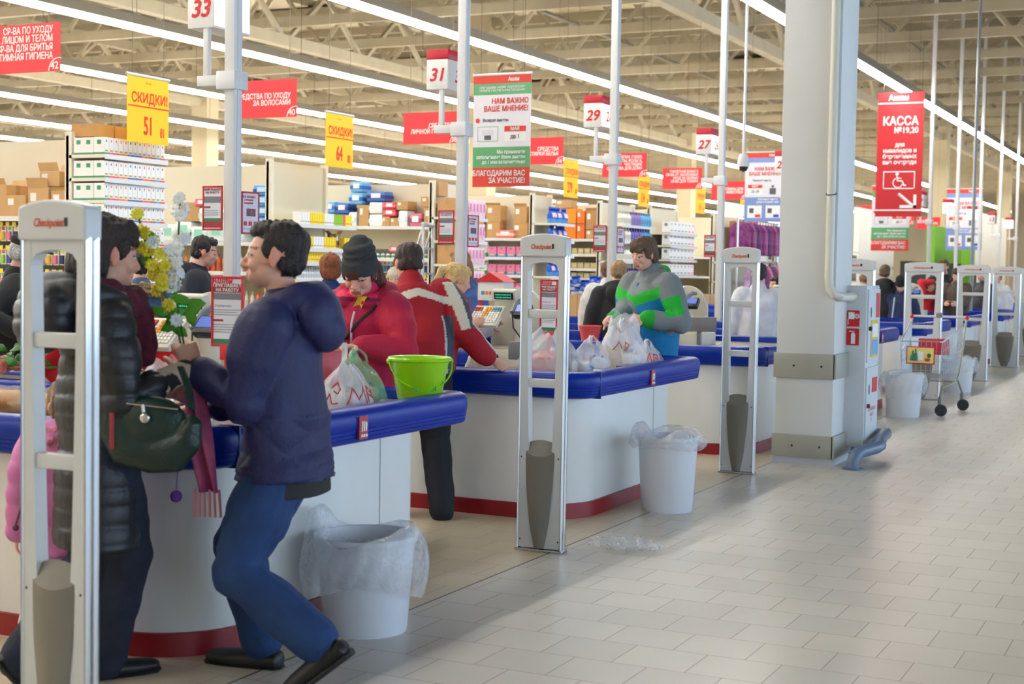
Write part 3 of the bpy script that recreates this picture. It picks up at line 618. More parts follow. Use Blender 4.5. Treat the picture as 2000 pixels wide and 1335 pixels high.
GR=[gondola(10.28,.87,'tall shelf unit at the left with tiers of small white cartons on its end',[.5,.9,1.27,1.92],[.45,.85,1.28,1.475,1.665,1.88,2.068,2.27,2.48],front=9.1,pegs=(.6,1.9)),
 gondola(13.51,1.15,'shelf unit with mostly empty cream back panel and yellow boxes on its end',[.5,1.0,1.42,1.755],[.5,.9,1.35,1.545,1.70,1.965],front=9.18),
 gondola(17.48,.85,'shelf unit holding brown cartons and pink paper packs on its end',[.5,.8,1.62,2.06],[.4,.85,1.22,1.55,1.87,2.19],front=9.31,pegs=(.8,1.75)),
 gondola(20.74,.7,'shelf unit with blue detergent bags on its end',[.5,.8,1.1,1.40,1.68,1.98],[.5,.95,1.39,1.72,1.95,2.22],front=9.33),
 gondola(23.3,1.6,'shelf unit of white and lilac bottles on its end behind the third pole',[.6,.9,1.2,1.35,1.52,1.77,2.03],[.5,.9,1.3,1.66,2.0,2.28],front=9.25),
 gondola(25.35,1.5,'shelf unit with white appliance boxes on its end',[.6,1.0,1.4,1.8],[.4,.85,1.42,1.71,1.97,2.2],front=9.11),
 gondola(28.9,2.7,'low shelf unit beside the hanging purple clothes',[.6,1.0,1.4,1.8],[.5,.9,1.3,1.7,1.95]),
 gondola(33.5,1.4,'distant cream shelf unit right behind the column edge',[.6,1.0,1.4,1.8],[.5,.9,1.3,1.7,2.1]),
 gondola(37.5,3.2,'distant cream shelf unit with grey goods beyond the wheelchair banner',[.6,1.0,1.4,1.8],[.5,.9,1.3,1.7,2.1])]
PM={}
PT=(0,0,1,0)    # shelf-unit origin, its place, width factor and depth offset
def place(key,mk,x,y,z,rz,label,cat,group,name,tilt=0):
    """first call builds the object, later calls copy it"""
    if key not in PM:
        o=mk(); o.name=name; PM[key]=o
    else:
        o=PM[key].copy(); C.objects.link(o)
    o.location=(PT[1]+(x-PT[0])*PT[2],y+PT[3],z); o.rotation_euler=(tilt,0,rz); tag(o,label,cat,group); return o
def boxm(w,d,h,base,band,body=(238,238,234),mark=None,bh=.12):
    """small printed carton: coloured foot band, product picture and mark"""
    def f():
        m=MB(); m.box(-w/2,w/2,-d/2,d/2,0,h,0,bev=.003); m.box(-w/2-.0006,w/2+.0006,-d/2-.0008,d/2,.001,h*bh,1); m.box(-w*.32,w*.32,-d/2-.001,-d/2,h*.17,h*.27,2); m.box(-w*.12,w*.12,-d/2-.001,-d/2,h*.72,h*.86,1); m.box(-w/2-.001,-w/2,-d*.2,d*.2,h*.6,h*.85,1)
        k='%d%d%d'%band; return m.build('carton',[M('paper%d%d%d'%body,body,.5),M('band'+k,band,.5),M('mark'+str(mark),mark or (190,160,70),.5)],smooth=False)
    return f
def cartonm(w,d,h,col=(192,152,100),flap=0,lab=True):
    def f():
        m=MB(); m.box(-w/2,w/2,-d/2,d/2,0,h,0,bev=.004); m.box(-w/2-.001,w/2+.001,-.025,.025,h*.7,h+.001,1)
        if lab: m.box(-w*.38,-w*.1,-d/2-.0015,-d/2,h*.55,h*.85,2); m.box(-w/2-.0015,-w/2,-d*.3,d*.05,h*.55,h*.85,2)
        if flap:
            m.add([(-w/2,-d/2,h),(w/2,-d/2,h),(w/2,-d/2-.03,h+flap),(-w/2,-d/2-.03,h+flap)],[[0,1,2,3]],0); m.add([(-w/2,d/2,h),(w/2,d/2,h),(w/2,d/2+.04,h+flap),(-w/2,d/2+.04,h+flap)],[[0,1,2,3]],0)
        return m.build('cardboard_box',[M('card%d%d%d'%col,col,.7,noise=(6,tuple(int(c*.92) for c in col),.5)),M('tape',(176,138,90),.4),M('label white',(232,230,224),.5)],smooth=False)
    return f
def bagm(w,d,h,c1,c2,c3=(240,240,238)):
    """filled pouch: pinched top, printed oval"""
    def f():
        m=MB()
        def g(u,v):
            a=2*math.pi*u; k=math.sin(math.pi*min(v*1.15+.12,1))**.5 if v<.82 else .25*(1-v)/.18+.06
            return (w/2*math.copysign(abs(math.cos(a))**.6,math.cos(a))*(.9+.1*k),d/2*math.sin(a)*k,h*v)
        m.grid(g,20,12,wrapu=True); m.box(-w/2*.9,w/2*.9,-.004,.004,h*.9,h)
        for f_ in range(len(m.m)):
            q=[m.v[i] for i in m.f[f_]]; cx=sum(p[0] for p in q)/len(q); cz=sum(p[2] for p in q)/len(q)
            r=((cx/(w*.36))**2+((cz-h*.5)/(h*.26))**2); m.m[f_]=2 if r<.55 else (1 if cz<h*.28 else 0)
        return m.build('pouch',[M('film%d%d%d'%c1,c1,.3),M('film%d%d%d'%c2,c2,.3),M('film%d%d%d'%c3,c3,.3)],ang=None)
    return f
def packm(w,d,h,c1,c2,c3=(236,236,240)):
    """soft wrapped pack"""
    def f():
        m=MB(); m.box(-w/2,w/2,-d/2,d/2,0,h,0,bev=min(w,d,h)*.16); m.box(-w/2-.001,w/2+.001,-d/2-.0015,d/2,h*.28,h*.62,1); m.box(-w*.25,w*.25,-d/2-.003,-d/2,h*.35,h*.8,2); m.box(-w/2-.003,-w/2,-d*.3,d*.3,h*.35,h*.8,2)
        return m.build('soft_pack',[M('wrap%d%d%d'%c1,c1,.35),M('wrap%d%d%d'%c2,c2,.35),M('wrap%d%d%d'%c3,c3,.35)])
    return f
def bottlem(r,h,c1,c2):
    def f():
        m=MB(); m.lathe([(r*.9,0),(r,.01),(r,h*.62),(r*.8,h*.72),(r*.4,h*.8),(r*.4,h*.84)],n=14,capb=True); m.lathe([(r*.46,h*.84),(r*.46,h),(0,h)],n=12,mi=1); m.lathe([(r*1.01,h*.15),(r*1.01,h*.5)],n=14,mi=2)
        return m.build('bottle',[M('plastic%d%d%d'%c1,c1,.3),M('plastic%d%d%d'%c2,c2,.35),M('label%d%d%d'%c2,tuple(min(255,c+20) for c in c2),.4)])
    return f
def hangm(w,h,c1,c2):
    """blister card on a hook with a yellow price tab"""
    def f():
        m=MB(); m.box(-w/2,w/2,-.004,.004,-h,0,0); m.box(-w*.36,w*.36,-.03,-.004,-h*.92,-h*.38,1,bev=.006); m.box(-w*.3,w*.3,-.0048,-.004,-h*.3,-h*.1,2); m.box(-.004,.004,-.03,.16,-.008,0,3); m.box(-.022,.022,-.036,-.03,-.012,.03,4)
        return m.build('blister_pack',[M('paper238238234',(238,238,234),.5),M('blis%d%d%d'%c1,c1,.3),M('blis%d%d%d'%c2,c2,.4),M('hook steel',(170,170,170),.3,.9),tagy],smooth=False)
    return f
def row(key,mk,name,label,cat,group,x,y,z,n,step,face='Y',rz=None,jit=.0):
    for k in range(n):
        r=(0 if face=='Y' else -math.pi/2) if rz is None else rz
        X,Y=(x+k*step,y) if face=='Y' else (x,y+k*step)
        place(key,mk,X,Y,z,r+random.uniform(-jit,jit),label,cat,group,name)
EY=9.05
PT=(10.1,10.28,.88,.05)
# --- unit 1: white cartons with coloured foot bands, 16 across and three deep at the corner
BANDS=[('green',(60,150,110)),('pink',(226,90,110)),('pink',(226,90,110)),('orange',(228,130,60)),('orange',(228,130,60)),('blue',(50,110,180)),('blue',(60,90,180)),('violet',(110,90,180)),('coral',(236,100,90)),('coral',(236,100,90)),('brown',(170,110,50)),('sky blue',(90,160,200)),('red',(214,70,80))]
tier=['lowest','fourth','third from top','second from top','top']
for ti,z in enumerate([1.665,1.88,2.068,2.27,2.48]):
    tn=['fifth','fourth','third','second','top'][ti]
    for k,(nm,c) in enumerate(BANDS):
        if ti==4 and k in(): continue
        place('c'+nm,boxm(.06,.12,.155 ,c,c),10.14+k*.0735,EY+.07,z,0,'white carton with %s foot band on the %s shelf of the left end'%(nm,tn),'carton','white cartons with colour bands','carton')
    for k in range(2): place('cgreen',None,10.145,EY+.20+k*.115,z,-math.pi/2 if False else 0,'green banded white carton at the corner of the %s shelf'%tn,'carton','white cartons with colour bands','carton')
for ti,z in enumerate([1.28,1.475]):
    row('pinkbx%d'%ti,boxm(.066,.1,.14,[(226,120,150),(90,150,200)][ti],(220,120,150),(244,232,236)),'carton',['pale pink carton row on the low','pink and blue carton row on the middle'][ti]+' shelf near the flower branch','carton','pink cartons',10.16,EY+.08,z,12,.078)
row('topcard',cartonm(.26,.28,.12,(196,150,90),lab=False),'cardboard_box','flat open cardboard tray on the very top of the left shelf unit','box','top trays',10.3,EY+.3,2.645,3,.31)
# unit 1 long side: storage cartons on top, blister packs beneath
xs=10.14
PT=(10.1,10.28,1,.05)
for k,(yy,h,f_) in enumerate([(9.62,.24,.03),(9.9,.26,.1),(10.18,.2,.0),(10.42,.30,.06),(10.75,.25,0),(11.05,.3,.08)]):
    place('sc%d'%k,cartonm(.25,.3,h,(198+k,158,104),f_),xs+.17,yy,1.92,-math.pi/2,['brown carton nearest the white upright','brown carton with raised flap','low brown carton','tall brown carton with lifted lid','brown carton second from the picture edge','brown carton at the left picture edge'][k]+' on the top storage shelf','box','storage cartons','cardboard_box')
place('sc9',cartonm(.24,.26,.14,(206,166,112),.08),xs+.17,9.78,2.2,-math.pi/2,'half open brown carton stacked over the others near the upright','box',None,'cardboard_box')
place('wcard',boxm(.1,.14,.15,(120,180,90),(110,170,80)),xs+.02,9.72,1.92,-math.pi/2,'white box with green print standing before the storage cartons','box',None,'carton')
cols=[((214,60,60),(230,200,60)),((220,120,140),(120,190,120)),((90,70,60),(220,80,80)),((60,80,140),(230,120,60)),((220,180,70),(190,60,90)),((40,60,110),(230,220,120)),((150,190,90),(230,90,70))]
for r_,z in enumerate([1.84,1.62,1.40]):
    for k in range(18):
        c=cols[(k*3+r_*2+k//4)%7]; i=cols.index(c)
        place('hg%d'%i,hangm(.065,.15,*c),xs+.06,9.55+k*.082,z,-math.pi/2,'small hanging blister pack in the %s row of the left pegboard'%['top','middle','bottom'][r_],'blister pack','hanging packs row %s left'%['one','two','three'][r_],'blister_pack')
tag(MB().box(-.003,.003,-.07,.07,0,.30).build('promo_card',[wht],smooth=False,loc=(10.27,9.42,1.38)),'white promo card with red frame hanging on the left shelf upright','sign')
o=bpy.data.objects['promo_card']; MB().box(-.004,-.0031,-.07,.07,.25,.28).build('band',pgreen,o,smooth=False); MB().box(-.004,-.0031,-.07,.07,.02,.04).build('band',pgreen,o,smooth=False)
m=MB(); 
for a in ((-.075,-.065,0,.3),(.065,.075,0,.3),(-.075,.075,.29,.3),(-.075,.075,0,.01)): m.box(-.005,.004,a[0],a[1],a[2],a[3])
m.build('frame',framer,o,smooth=False); MB().tube([(-.005,0,.14),(-.005,0,.09)],.008,6).build('arrow',dred,o)
PT=(13.08,13.51,.86,.13)
# --- unit 2 end: empty tall back, yellow and white boxes
e2=[((240,238,232),4,'white'),((246,214,30),6,'yellow'),((240,240,240),4,'pale grey'),((150,200,30),4,'lime green'),((236,96,80),1,'coral red'),((246,220,60),3,'yellow window')]
x=13.14
for body,n,nm in e2:
    for k in range(n):
        place('e2'+nm,boxm(.046,.1,.13,tuple(int(c*.9) for c in body),body,body,(150,140,90)),x,EY+.07,1.965,0,'%s box on the upper shelf of the cream end unit'%nm,'box','boxes on the cream end unit','carton'); x+=.057
place('e2b',cartonm(.1,.12,.17,(150,110,70),.04),14.02,EY+.08,1.70,0,'open brown display carton on the second shelf of the cream end unit','box',None,'cardboard_box')
for k in range(20):
    nm=['yellow','pale grey'][(k//5)%2] if k<9 else 'yellow'
    if k in (15,16): continue
    place('e2'+nm,None,13.15+k*.062,EY+.07,1.70,0,'%s box on the second shelf of the cream end unit'%nm,'box','boxes on the cream end unit, second shelf','carton')
for z in (1.57,):
    for k in range(20): place('e2'+('yellow' if k<12 else 'pale grey'),None,13.15+k*.062,EY+.07,1.545,0,'box on the third shelf of the cream end unit, %s'%('yellow' if k<12 else 'pale grey'),'box','boxes on the cream end unit, third shelf','carton')
row('wb2',bottlem(.024,.13,(236,236,230),(170,180,190)),'bottle','small white bottle on the lower shelf of the cream end unit','bottle','white bottles low',13.15,EY+.06,1.35,20,.06)
# unit 2 long side: nappies, cartons, bottles
xs=13.12
PT=(13.08,13.51,1,.13)
k=0
for j in range(5):
    place('nap',packm(.22,.2,.118,(70,150,220),(24,60,160),(190,225,245)),xs+.12,9.62,1.80+.12*j,-math.pi/2,'blue soft pack in the column stacked against the cream upright','pack','blue nappy pack column','soft_pack')
for j,(yy,z,h,c) in enumerate([(9.98,1.755,.2,(235,238,236)),(10.25,1.755,.22,(232,236,238)),(10.5,1.755,.18,(234,240,236)),(10.1,1.96,.16,(238,238,240)),(10.38,1.98,.17,(226,236,232)),(10.72,1.755,.24,(236,236,232)),(10.95,1.755,.2,(232,238,236))]):
    place('wp%d'%j,packm(.24,.22,h,c,(200,226,220),(150,210,190)),xs+.14,yy,z,-math.pi/2,'white wrapped bale, number %s along the storage shelf behind the flowers'%['one','two','three','four','five','six','seven'][j],'pack','white wrapped bales','soft_pack')
place('e2cart',cartonm(.26,.24,.22,(190,150,100)),xs+.16,10.62,1.99,-math.pi/2,'brown carton topped by bales behind the flower branch','box',None,'cardboard_box'); place('pinkp',packm(.2,.2,.09,(226,80,110),(240,120,140)),xs+.12,10.45,2.16,-math.pi/2,'flat pink pack lying on the white bales','pack',None,'soft_pack')
for r_,(z,cl) in enumerate([(1.42,[(226,90,50),(210,50,60),(236,236,230),(230,140,60)]),(1.0,[(236,110,40),(220,210,200),(180,40,50),(120,100,90)])]):
    for k in range(18):
        c=cl[(k//2)%4]; place('b%d%d'%(r_,(k//2)%4),bottlem(.026,.2,c,tuple(int(v*.8) for v in c)),xs+.06,9.6+k*.078,z,0,'toiletry bottle on the %s long shelf left of the first pole'%['upper','lower'][r_],'bottle','toiletry bottles %s'%['upper','lower'][r_],'bottle')
PT=(16.35,17.48,.6,.26)
# --- unit 3: end with cartons and pink packs ; long side with nappies and brushes
for z in (.85,1.22,1.55,1.87,2.19):
    t={.85:'lowest visible',1.22:'fourth',1.55:'third',1.87:'second',2.19:'top'}[z]
    place('u3c',cartonm(.27,.3,.26,(194,150,98),lab=False),16.63,EY+.2,z,0,'brown carton on the %s shelf of the pink pack end'%t,'box','cartons on the pink pack end','cardboard_box')
    for k in range(5): place('u3p',packm(.098,.2,.25,(240,206,222),(232,190,210),(214,130,170)),16.98+k*.17,EY+.12,z,0,'pale pink paper pack on the %s shelf'%t,'pack','pink paper packs','soft_pack')
xs=16.42
PT=(16.35,17.48,1,.26)
its=[(9.55,2.06,'cart',.2,.26),(9.78,2.06,'pink',.2,.18),(9.98,2.06,'white',.14,.22),(10.12,2.06,'cart',.13,.12),(10.26,2.06,'cart',.13,.14),(10.42,2.06,'whiteb',.22,.17),(10.42,2.24,'whiteb',.22,.16),(10.62,2.06,'cart',.16,.3),(10.8,2.06,'white',.13,.2),(10.95,2.06,'blue',.2,.17),
 (10.2,2.2,'red',.2,.1),(10.2,2.3,'red',.2,.1),(9.6,2.33,'cart',.2,.14),(10.42,2.41,'blue',.3,.14),(10.75,2.37,'sky',.22,.16),(10.98,2.24,'blue',.22,.15),(10.0,2.29,'cart',.18,.12),(11.2,2.06,'lilac',.2,.18),(11.2,2.25,'sky',.2,.16),(9.48,2.48,'cart',.12,.2),(10.74,2.54,'sky',.2,.15)]
CC={'pink':((206,110,140),(150,60,90)),'white':((236,238,238),(200,215,230)),'whiteb':((240,240,240),(226,226,228)),'blue':((60,110,190),(24,50,130)),'red':((216,60,80),(230,110,120)),'sky':((110,180,226),(40,100,190)),'lilac':((140,110,200),(110,80,180))}
cnt={}
ordw=['one','two','three','four','five','six','seven','eight','nine','ten','eleven']
for yy,z,c,w,h in its:
    cnt[c]=cnt.get(c,0)+1; q=ordw[cnt[c]-1]
    if c=='cart': place('u3s%.2f%.2f'%(w,h),cartonm(w,.26,h),xs+.16,yy,z,-math.pi/2,'brown carton %s in the pile of nappy packs over the beanie woman'%q,'box','cartons in the nappy pile','cardboard_box')
    else: place('u3'+c+'%.2f'%h,packm(w,.24,h,*CC[c]),xs+.14,yy,z,-math.pi/2,'%s soft pack %s in the pile on the high shelf above the beanie'%({'whiteb':'plain white'}.get(c,c),q),'pack','soft packs in the nappy pile','soft_pack')
row('tub',bottlem(.03,.08,(236,236,236),(60,140,90)),'jar','small white tub with coloured lid on the shelf above the brushes','jar','tubs over the brushes',xs+.06,9.55,1.62,16,.085,'X')
place('pinkstack',packm(.14,.16,.09,(222,90,110),(236,150,160)),xs+.1,10.12,1.70,-math.pi/2,'pink soft pack set on the tubs above the toothbrush rows','pack',None,'soft_pack')
bc=[((40,80,170),(210,40,60)),((200,50,70),(240,240,240)),((70,150,80),(220,60,80)),((60,60,150),(200,170,210)),((30,120,150),(190,40,60)),((20,60,130),(120,180,230))]
for r_,z in enumerate([1.585,1.365,1.14]):
    for k in range(22):
        i=(k*5+k//3+r_)%6; place('br%d'%i,hangm(.055,.17,*bc[i]),xs+.05,9.55+k*.066,z,-math.pi/2,'hanging toothbrush pack in the %s row right of the beanie woman'%['top','middle','low'][r_],'blister pack','toothbrush packs %s row'%['top','middle','low'][r_],'blister_pack')
PT=(19.35,20.74,.53,.28)
# --- unit 4 end: blue detergent bags ; side: cartons and detergent
for z,n,t in ((2.22,6,'top'),(1.95,6,'second'),(1.72,6,'third'),(1.39,7,'fourth')):
    for k in range(n): place('deter',bagm(.15,.12,.25,(28,84,190),(80,150,215),(232,200,206)),19.48+k*(1.2/n),EY+.12+.02*(k%2),z,random.uniform(-.25,.25),'blue detergent bag on the %s shelf of the detergent end'%t,'bag','blue detergent bags %s shelf'%t,'detergent_bag')
xs=19.42
PT=(19.35,20.74,1,.28)
for j,(yy,z,w,h,f_) in enumerate([(9.72,1.98,.26,.24,0),(9.72,2.22,.22,.26,.05),(10.2,1.98,.24,.26,0),(10.2,2.24,.26,.26,.04),(10.5,1.98,.26,.26,0),(10.5,2.24,.24,.2,0)]):
    place('u4c%d'%j,cartonm(w,.3,h,(196,152,98),f_),xs+.18,yy,z,-math.pi/2,'brown carton stacked on the shelf left of the blue detergent, '+['bottom right','top right','bottom middle','top middle','bottom left','top left'][j],'box','cartons left of the detergent','cardboard_box')
place('u4r',packm(.3,.2,.13,(226,110,90),(240,200,190)),xs+.05,9.95,1.98,-math.pi/2,'coral red soft pack lying before the cartons','pack',None,'soft_pack')
for r_,z in enumerate([1.68,1.40,1.1]):
    for k in range(3): place('grn',bagm(.2,.1,.25,(236,240,236),(60,170,50),(60,170,50)),xs+.1,10.4+k*.2,z,-math.pi/2,'white and green detergent bag on the %s shelf'%['upper','middle','lower'][r_],'bag','green detergent bags %s'%['upper','middle','lower'][r_],'detergent_bag')
    for k in range(5): place('pkb',boxm(.15,.1,.17,(226,90,140),(90,140,210),(236,130,170),(250,210,80),.3),xs+.08,9.55+k*.165,z,-math.pi/2,'pink and blue powder box on the %s shelf left of the second gate'%['upper','middle','lower'][r_],'box','pink powder boxes %s'%['upper','middle','lower'][r_],'carton')
# pallet carton of blue bags in front of unit 5
PT=(0,0,1,0)
# stack of brown cartons heaped with small blue bags in the cross aisle
for k in range(6): place('dst',cartonm(.24,.3,.4,(200,160,110),lab=False),17.62,7.42+(k%3)*.245,[.0,.4][k//3],-math.pi/2,'brown carton in the stack heaped with small blue bags','box','cartons under the small blue bags','cardboard_box')
for k in range(3): place('dst2',cartonm(.24,.3,.38,(206,166,116),lab=False),17.62,7.42+k*.245,.8,-math.pi/2,'brown carton on top of the stack heaped with small blue bags','box','top cartons under the small blue bags','cardboard_box')
for k in range(22): place('sdet',bagm(.1,.07,.14,(36,80,190),(220,226,240),(90,150,220)),17.5+random.uniform(0,.22),7.34+random.uniform(0,.62),1.18+.055*(k%3),random.uniform(-1.5,0),'small blue bag in the heap on the brown cartons','bag','small blue bags on the cartons','detergent_bag',random.uniform(-.5,.5))
PT=(22.65,23.3,1.05,.2)
# --- unit 5 side: orange cartons ; end: bottles
xs=22.7
for j,(yy,z,w,h,c) in enumerate([(10.12,2.03,.34,.26,(232,130,30)),(10.12,2.30,.34,.26,(240,150,40)),(9.86,2.03,.15,.26,(226,110,40)),(9.86,2.3,.15,.22,(232,120,40)),(9.66,2.03,.2,.16,(190,150,104)),(9.66,2.2,.21,.32,(182,138,90)),(10.2,2.57,.3,.14,(200,160,110))]):
    place('u5c%d'%j,cartonm(w,.3,h,c,0.05 if j==5 else 0),xs+.18,yy,z,-math.pi/2,['orange carton at the bottom','orange carton second in the pile','narrow orange carton at the bottom','narrow orange carton on top','low brown carton at the right','tall brown carton with open lid','small brown carton on top of all'][j]+' beside the blue detergent end','box','orange carton pile','cardboard_box')
for r_,z in enumerate([1.77,1.52,1.35,1.2]):
    row('sm%d'%(r_%2),boxm(.1,.1,.1,[(120,180,110),(220,120,80)][r_%2],(210,180,110),(200,190,150)),'carton','little carton on the dim %s shelf right of the second gate'%['first','second','third','fourth'][r_],'box','little cartons %s'%['first','second','third','fourth'][r_],xs+.06,9.6,z,9,.12,'X')
for z,t,cs in ((2.28,'top',[(236,232,214)]*4+[(140,120,190)]*4+[(90,170,220)]*4),(2.0,'second',[(234,232,216)]*4+[(110,90,190)]*4+[(70,150,214)]*4),(1.66,'third',[(240,238,226)]*6+[(150,200,190)]*6),(1.3,'fourth',[(110,80,170)]*12)):
    for k,c in enumerate(cs): place('u5%d%d%d'%c,bottlem(.05,.24,c,tuple(int(v*.75) for v in c)),22.75+k*.12,EY+.08,z,0,'%s bottle on the %s shelf behind the third pole'%({(236,232,214):'cream',(140,120,190):'lilac',(90,170,220):'sky blue',(234,232,216):'ivory',(110,90,190):'violet',(70,150,214):'bright blue',(240,238,226):'pearl',(150,200,190):'mint',(110,80,170):'purple'}[c],t),'bottle','bottles %s shelf'%t,'bottle')
PT=(25.3,25.35,1,.06)
# --- unit 6 end: white appliance boxes, cartons below
for z,t in ((2.2,'top'),(1.97,'second'),(1.71,'third'),(1.42,'fourth')):
    for k in range(7): 
        c=[(120,130,130),(120,130,130),(120,130,130),(120,130,130),(90,170,70),(226,70,60),(226,110,90)][k]
        place('u6%d%d%d'%c,boxm(.19,.15,.21,c,c,(240,240,238),c,.05),25.42+k*.2,EY+.1,z,0,'white appliance box with %s print on the %s shelf'%({120:'grey',90:'green',226:'red'}[c[0]],t),'box','white appliance boxes %s shelf'%t,'carton')
for k in range(6): place('u6c',cartonm(.42,.34,.38,(206,170,124),lab=False),25.6+(k%3)*.45,8.75,(k//3)*.39+.3,0,'shrink wrapped brown carton in the stack under the appliance boxes','box','stacked cartons under the appliance boxes','cardboard_box')
tag(MB().box(25.3,26.8,8.5,9.0,0,.3).build('low_plinth',shelfw,smooth=False),'low cream display plinth under the shrink wrapped cartons','plinth')
PT=(0,0,1,0)
# purple garments on a rail, red cloth and carton beyond
e=empty('clothes_rail',(29.1,8.6,0),'chrome rail of hanging clothes in the distance','clothes rail')
m=MB(); m.tube([(-1.3,0,2.55),(1.6,0,2.55)],.02,8); m.tube([(-1.3,0,0),(-1.3,0,2.55)],.02,8); m.tube([(1.6,0,0),(1.6,0,2.55)],.02,8); m.build('frame',chrome,e)
def garm(c,w=.4,h=.6):
    def f():
        m=MB(); m.grid(lambda u,v:((u-.5)*w*(.55+.45*min(1,v*5)),.05*math.sin(u*19)*v+.03,-h*v),14,10); m.grid(lambda u,v:((u-.5)*w*(.55+.45*min(1,v*5)),-.05-.03*math.sin(u*15)*v,-h*v),14,10); m.tube([(0,0,0),(0,0,.08)],.006,5); return m.build('garment',M('garm%d%d%d'%c,c,.8,noise=(9,tuple(min(255,v+50) for v in c),.8)),ang=None)
    return f
for k in range(14):
    c=[(130,50,110),(110,40,90),(160,80,140),(70,50,90)][k%4]
    place('ga%d'%(k%4),garm(c,.42,.62 if k<7 else .9),27.95+k*.2,8.6,2.47,-math.pi/2+.5,'purple patterned garment hanging on the distant rail','garment','purple garments','garment')
for k in range(9):
    c=[(190,150,190),(110,40,90),(90,60,110),(180,60,90)][k%4]; place('gb%d'%(k%4),garm(c,.4,.9),28.0+k*.16,8.3,1.62,-math.pi/2+.5,'long garment in the lower row behind the third gate','garment','lower garments','garment')
tag(MB().tube([(27.8,8.3,1.7),(29.6,8.3,1.7)],.02,8).tube([(27.8,8.3,0),(27.8,8.3,1.7)],.02,6).tube([(29.6,8.3,0),(29.6,8.3,1.7)],.02,6).build('low_rail',chrome),'low chrome rail carrying the long garments','clothes rail')
place('far1',cartonm(.5,.3,.62,(178,128,72),lab=False),29.9,9.2,1.952,0,'big brown carton on the high shelf left of the column','box',None,'cardboard_box')
for k in range(3): place('rcl',packm(.16,.2,.75,(206,40,40),(190,30,40),(206,50,50)),30.75+k*.19,9.28,1.952,0,['grey','red','red'][k]+' rolled textile upright beside the column%s'%(', left one' if k==0 else (', middle one' if k==1 else ', right one')),'textile roll','rolled textiles','soft_pack')
# end-of-hall partition panels and far departments
pw=M('partition white',(236,232,222),.6)
for i,(x,y,w,h,l) in enumerate([(6,22,9,2.9,'long white partition panel behind the left storage cartons'),(19,24,6,2.8,'white partition panel far behind the first pole'),(42,9.4,5,3.4,'white partition beyond the wheelchair banner'),(58,9.4,16,4.2,'white far wall panel at the right behind the gates'),(30.2,9.62,4.5,3.0,'white partition right behind the column')]):
    tag(MB().box(x,x+w,y,y+.15,0,h,bev=.01).build('partition',pw),l,'partition')
tag(MB().box(52,53,7.8,8.1,0,3.4).build('green_wall',M('green panel',(110,170,40),.6),smooth=False),'bright green wall panel far at the right','panel'); tag(MB().box(52,60,9.0,9.3,0,3.2).build('green_wall',M('green panel'),smooth=False),'wide green department wall in the far distance','panel')
tag(MB().box(44,60,8.3,8.6,0,1.9).build('dark_display',M('display dark',(52,56,54),.6),smooth=False),'dark grey display band under the green wall','display')
for k in range(12): place('tv%d'%(k%2),boxm(.5,.2,.3,(40,40,44),(50,50,56),[(60,62,66),(120,118,112)][k%2],(90,90,96)),38+ (k%4)*.75,9.2,[.902,1.302,1.702][k//4],0,'grey appliance on the distant shelves above the trolley','appliance','distant appliances','appliance')
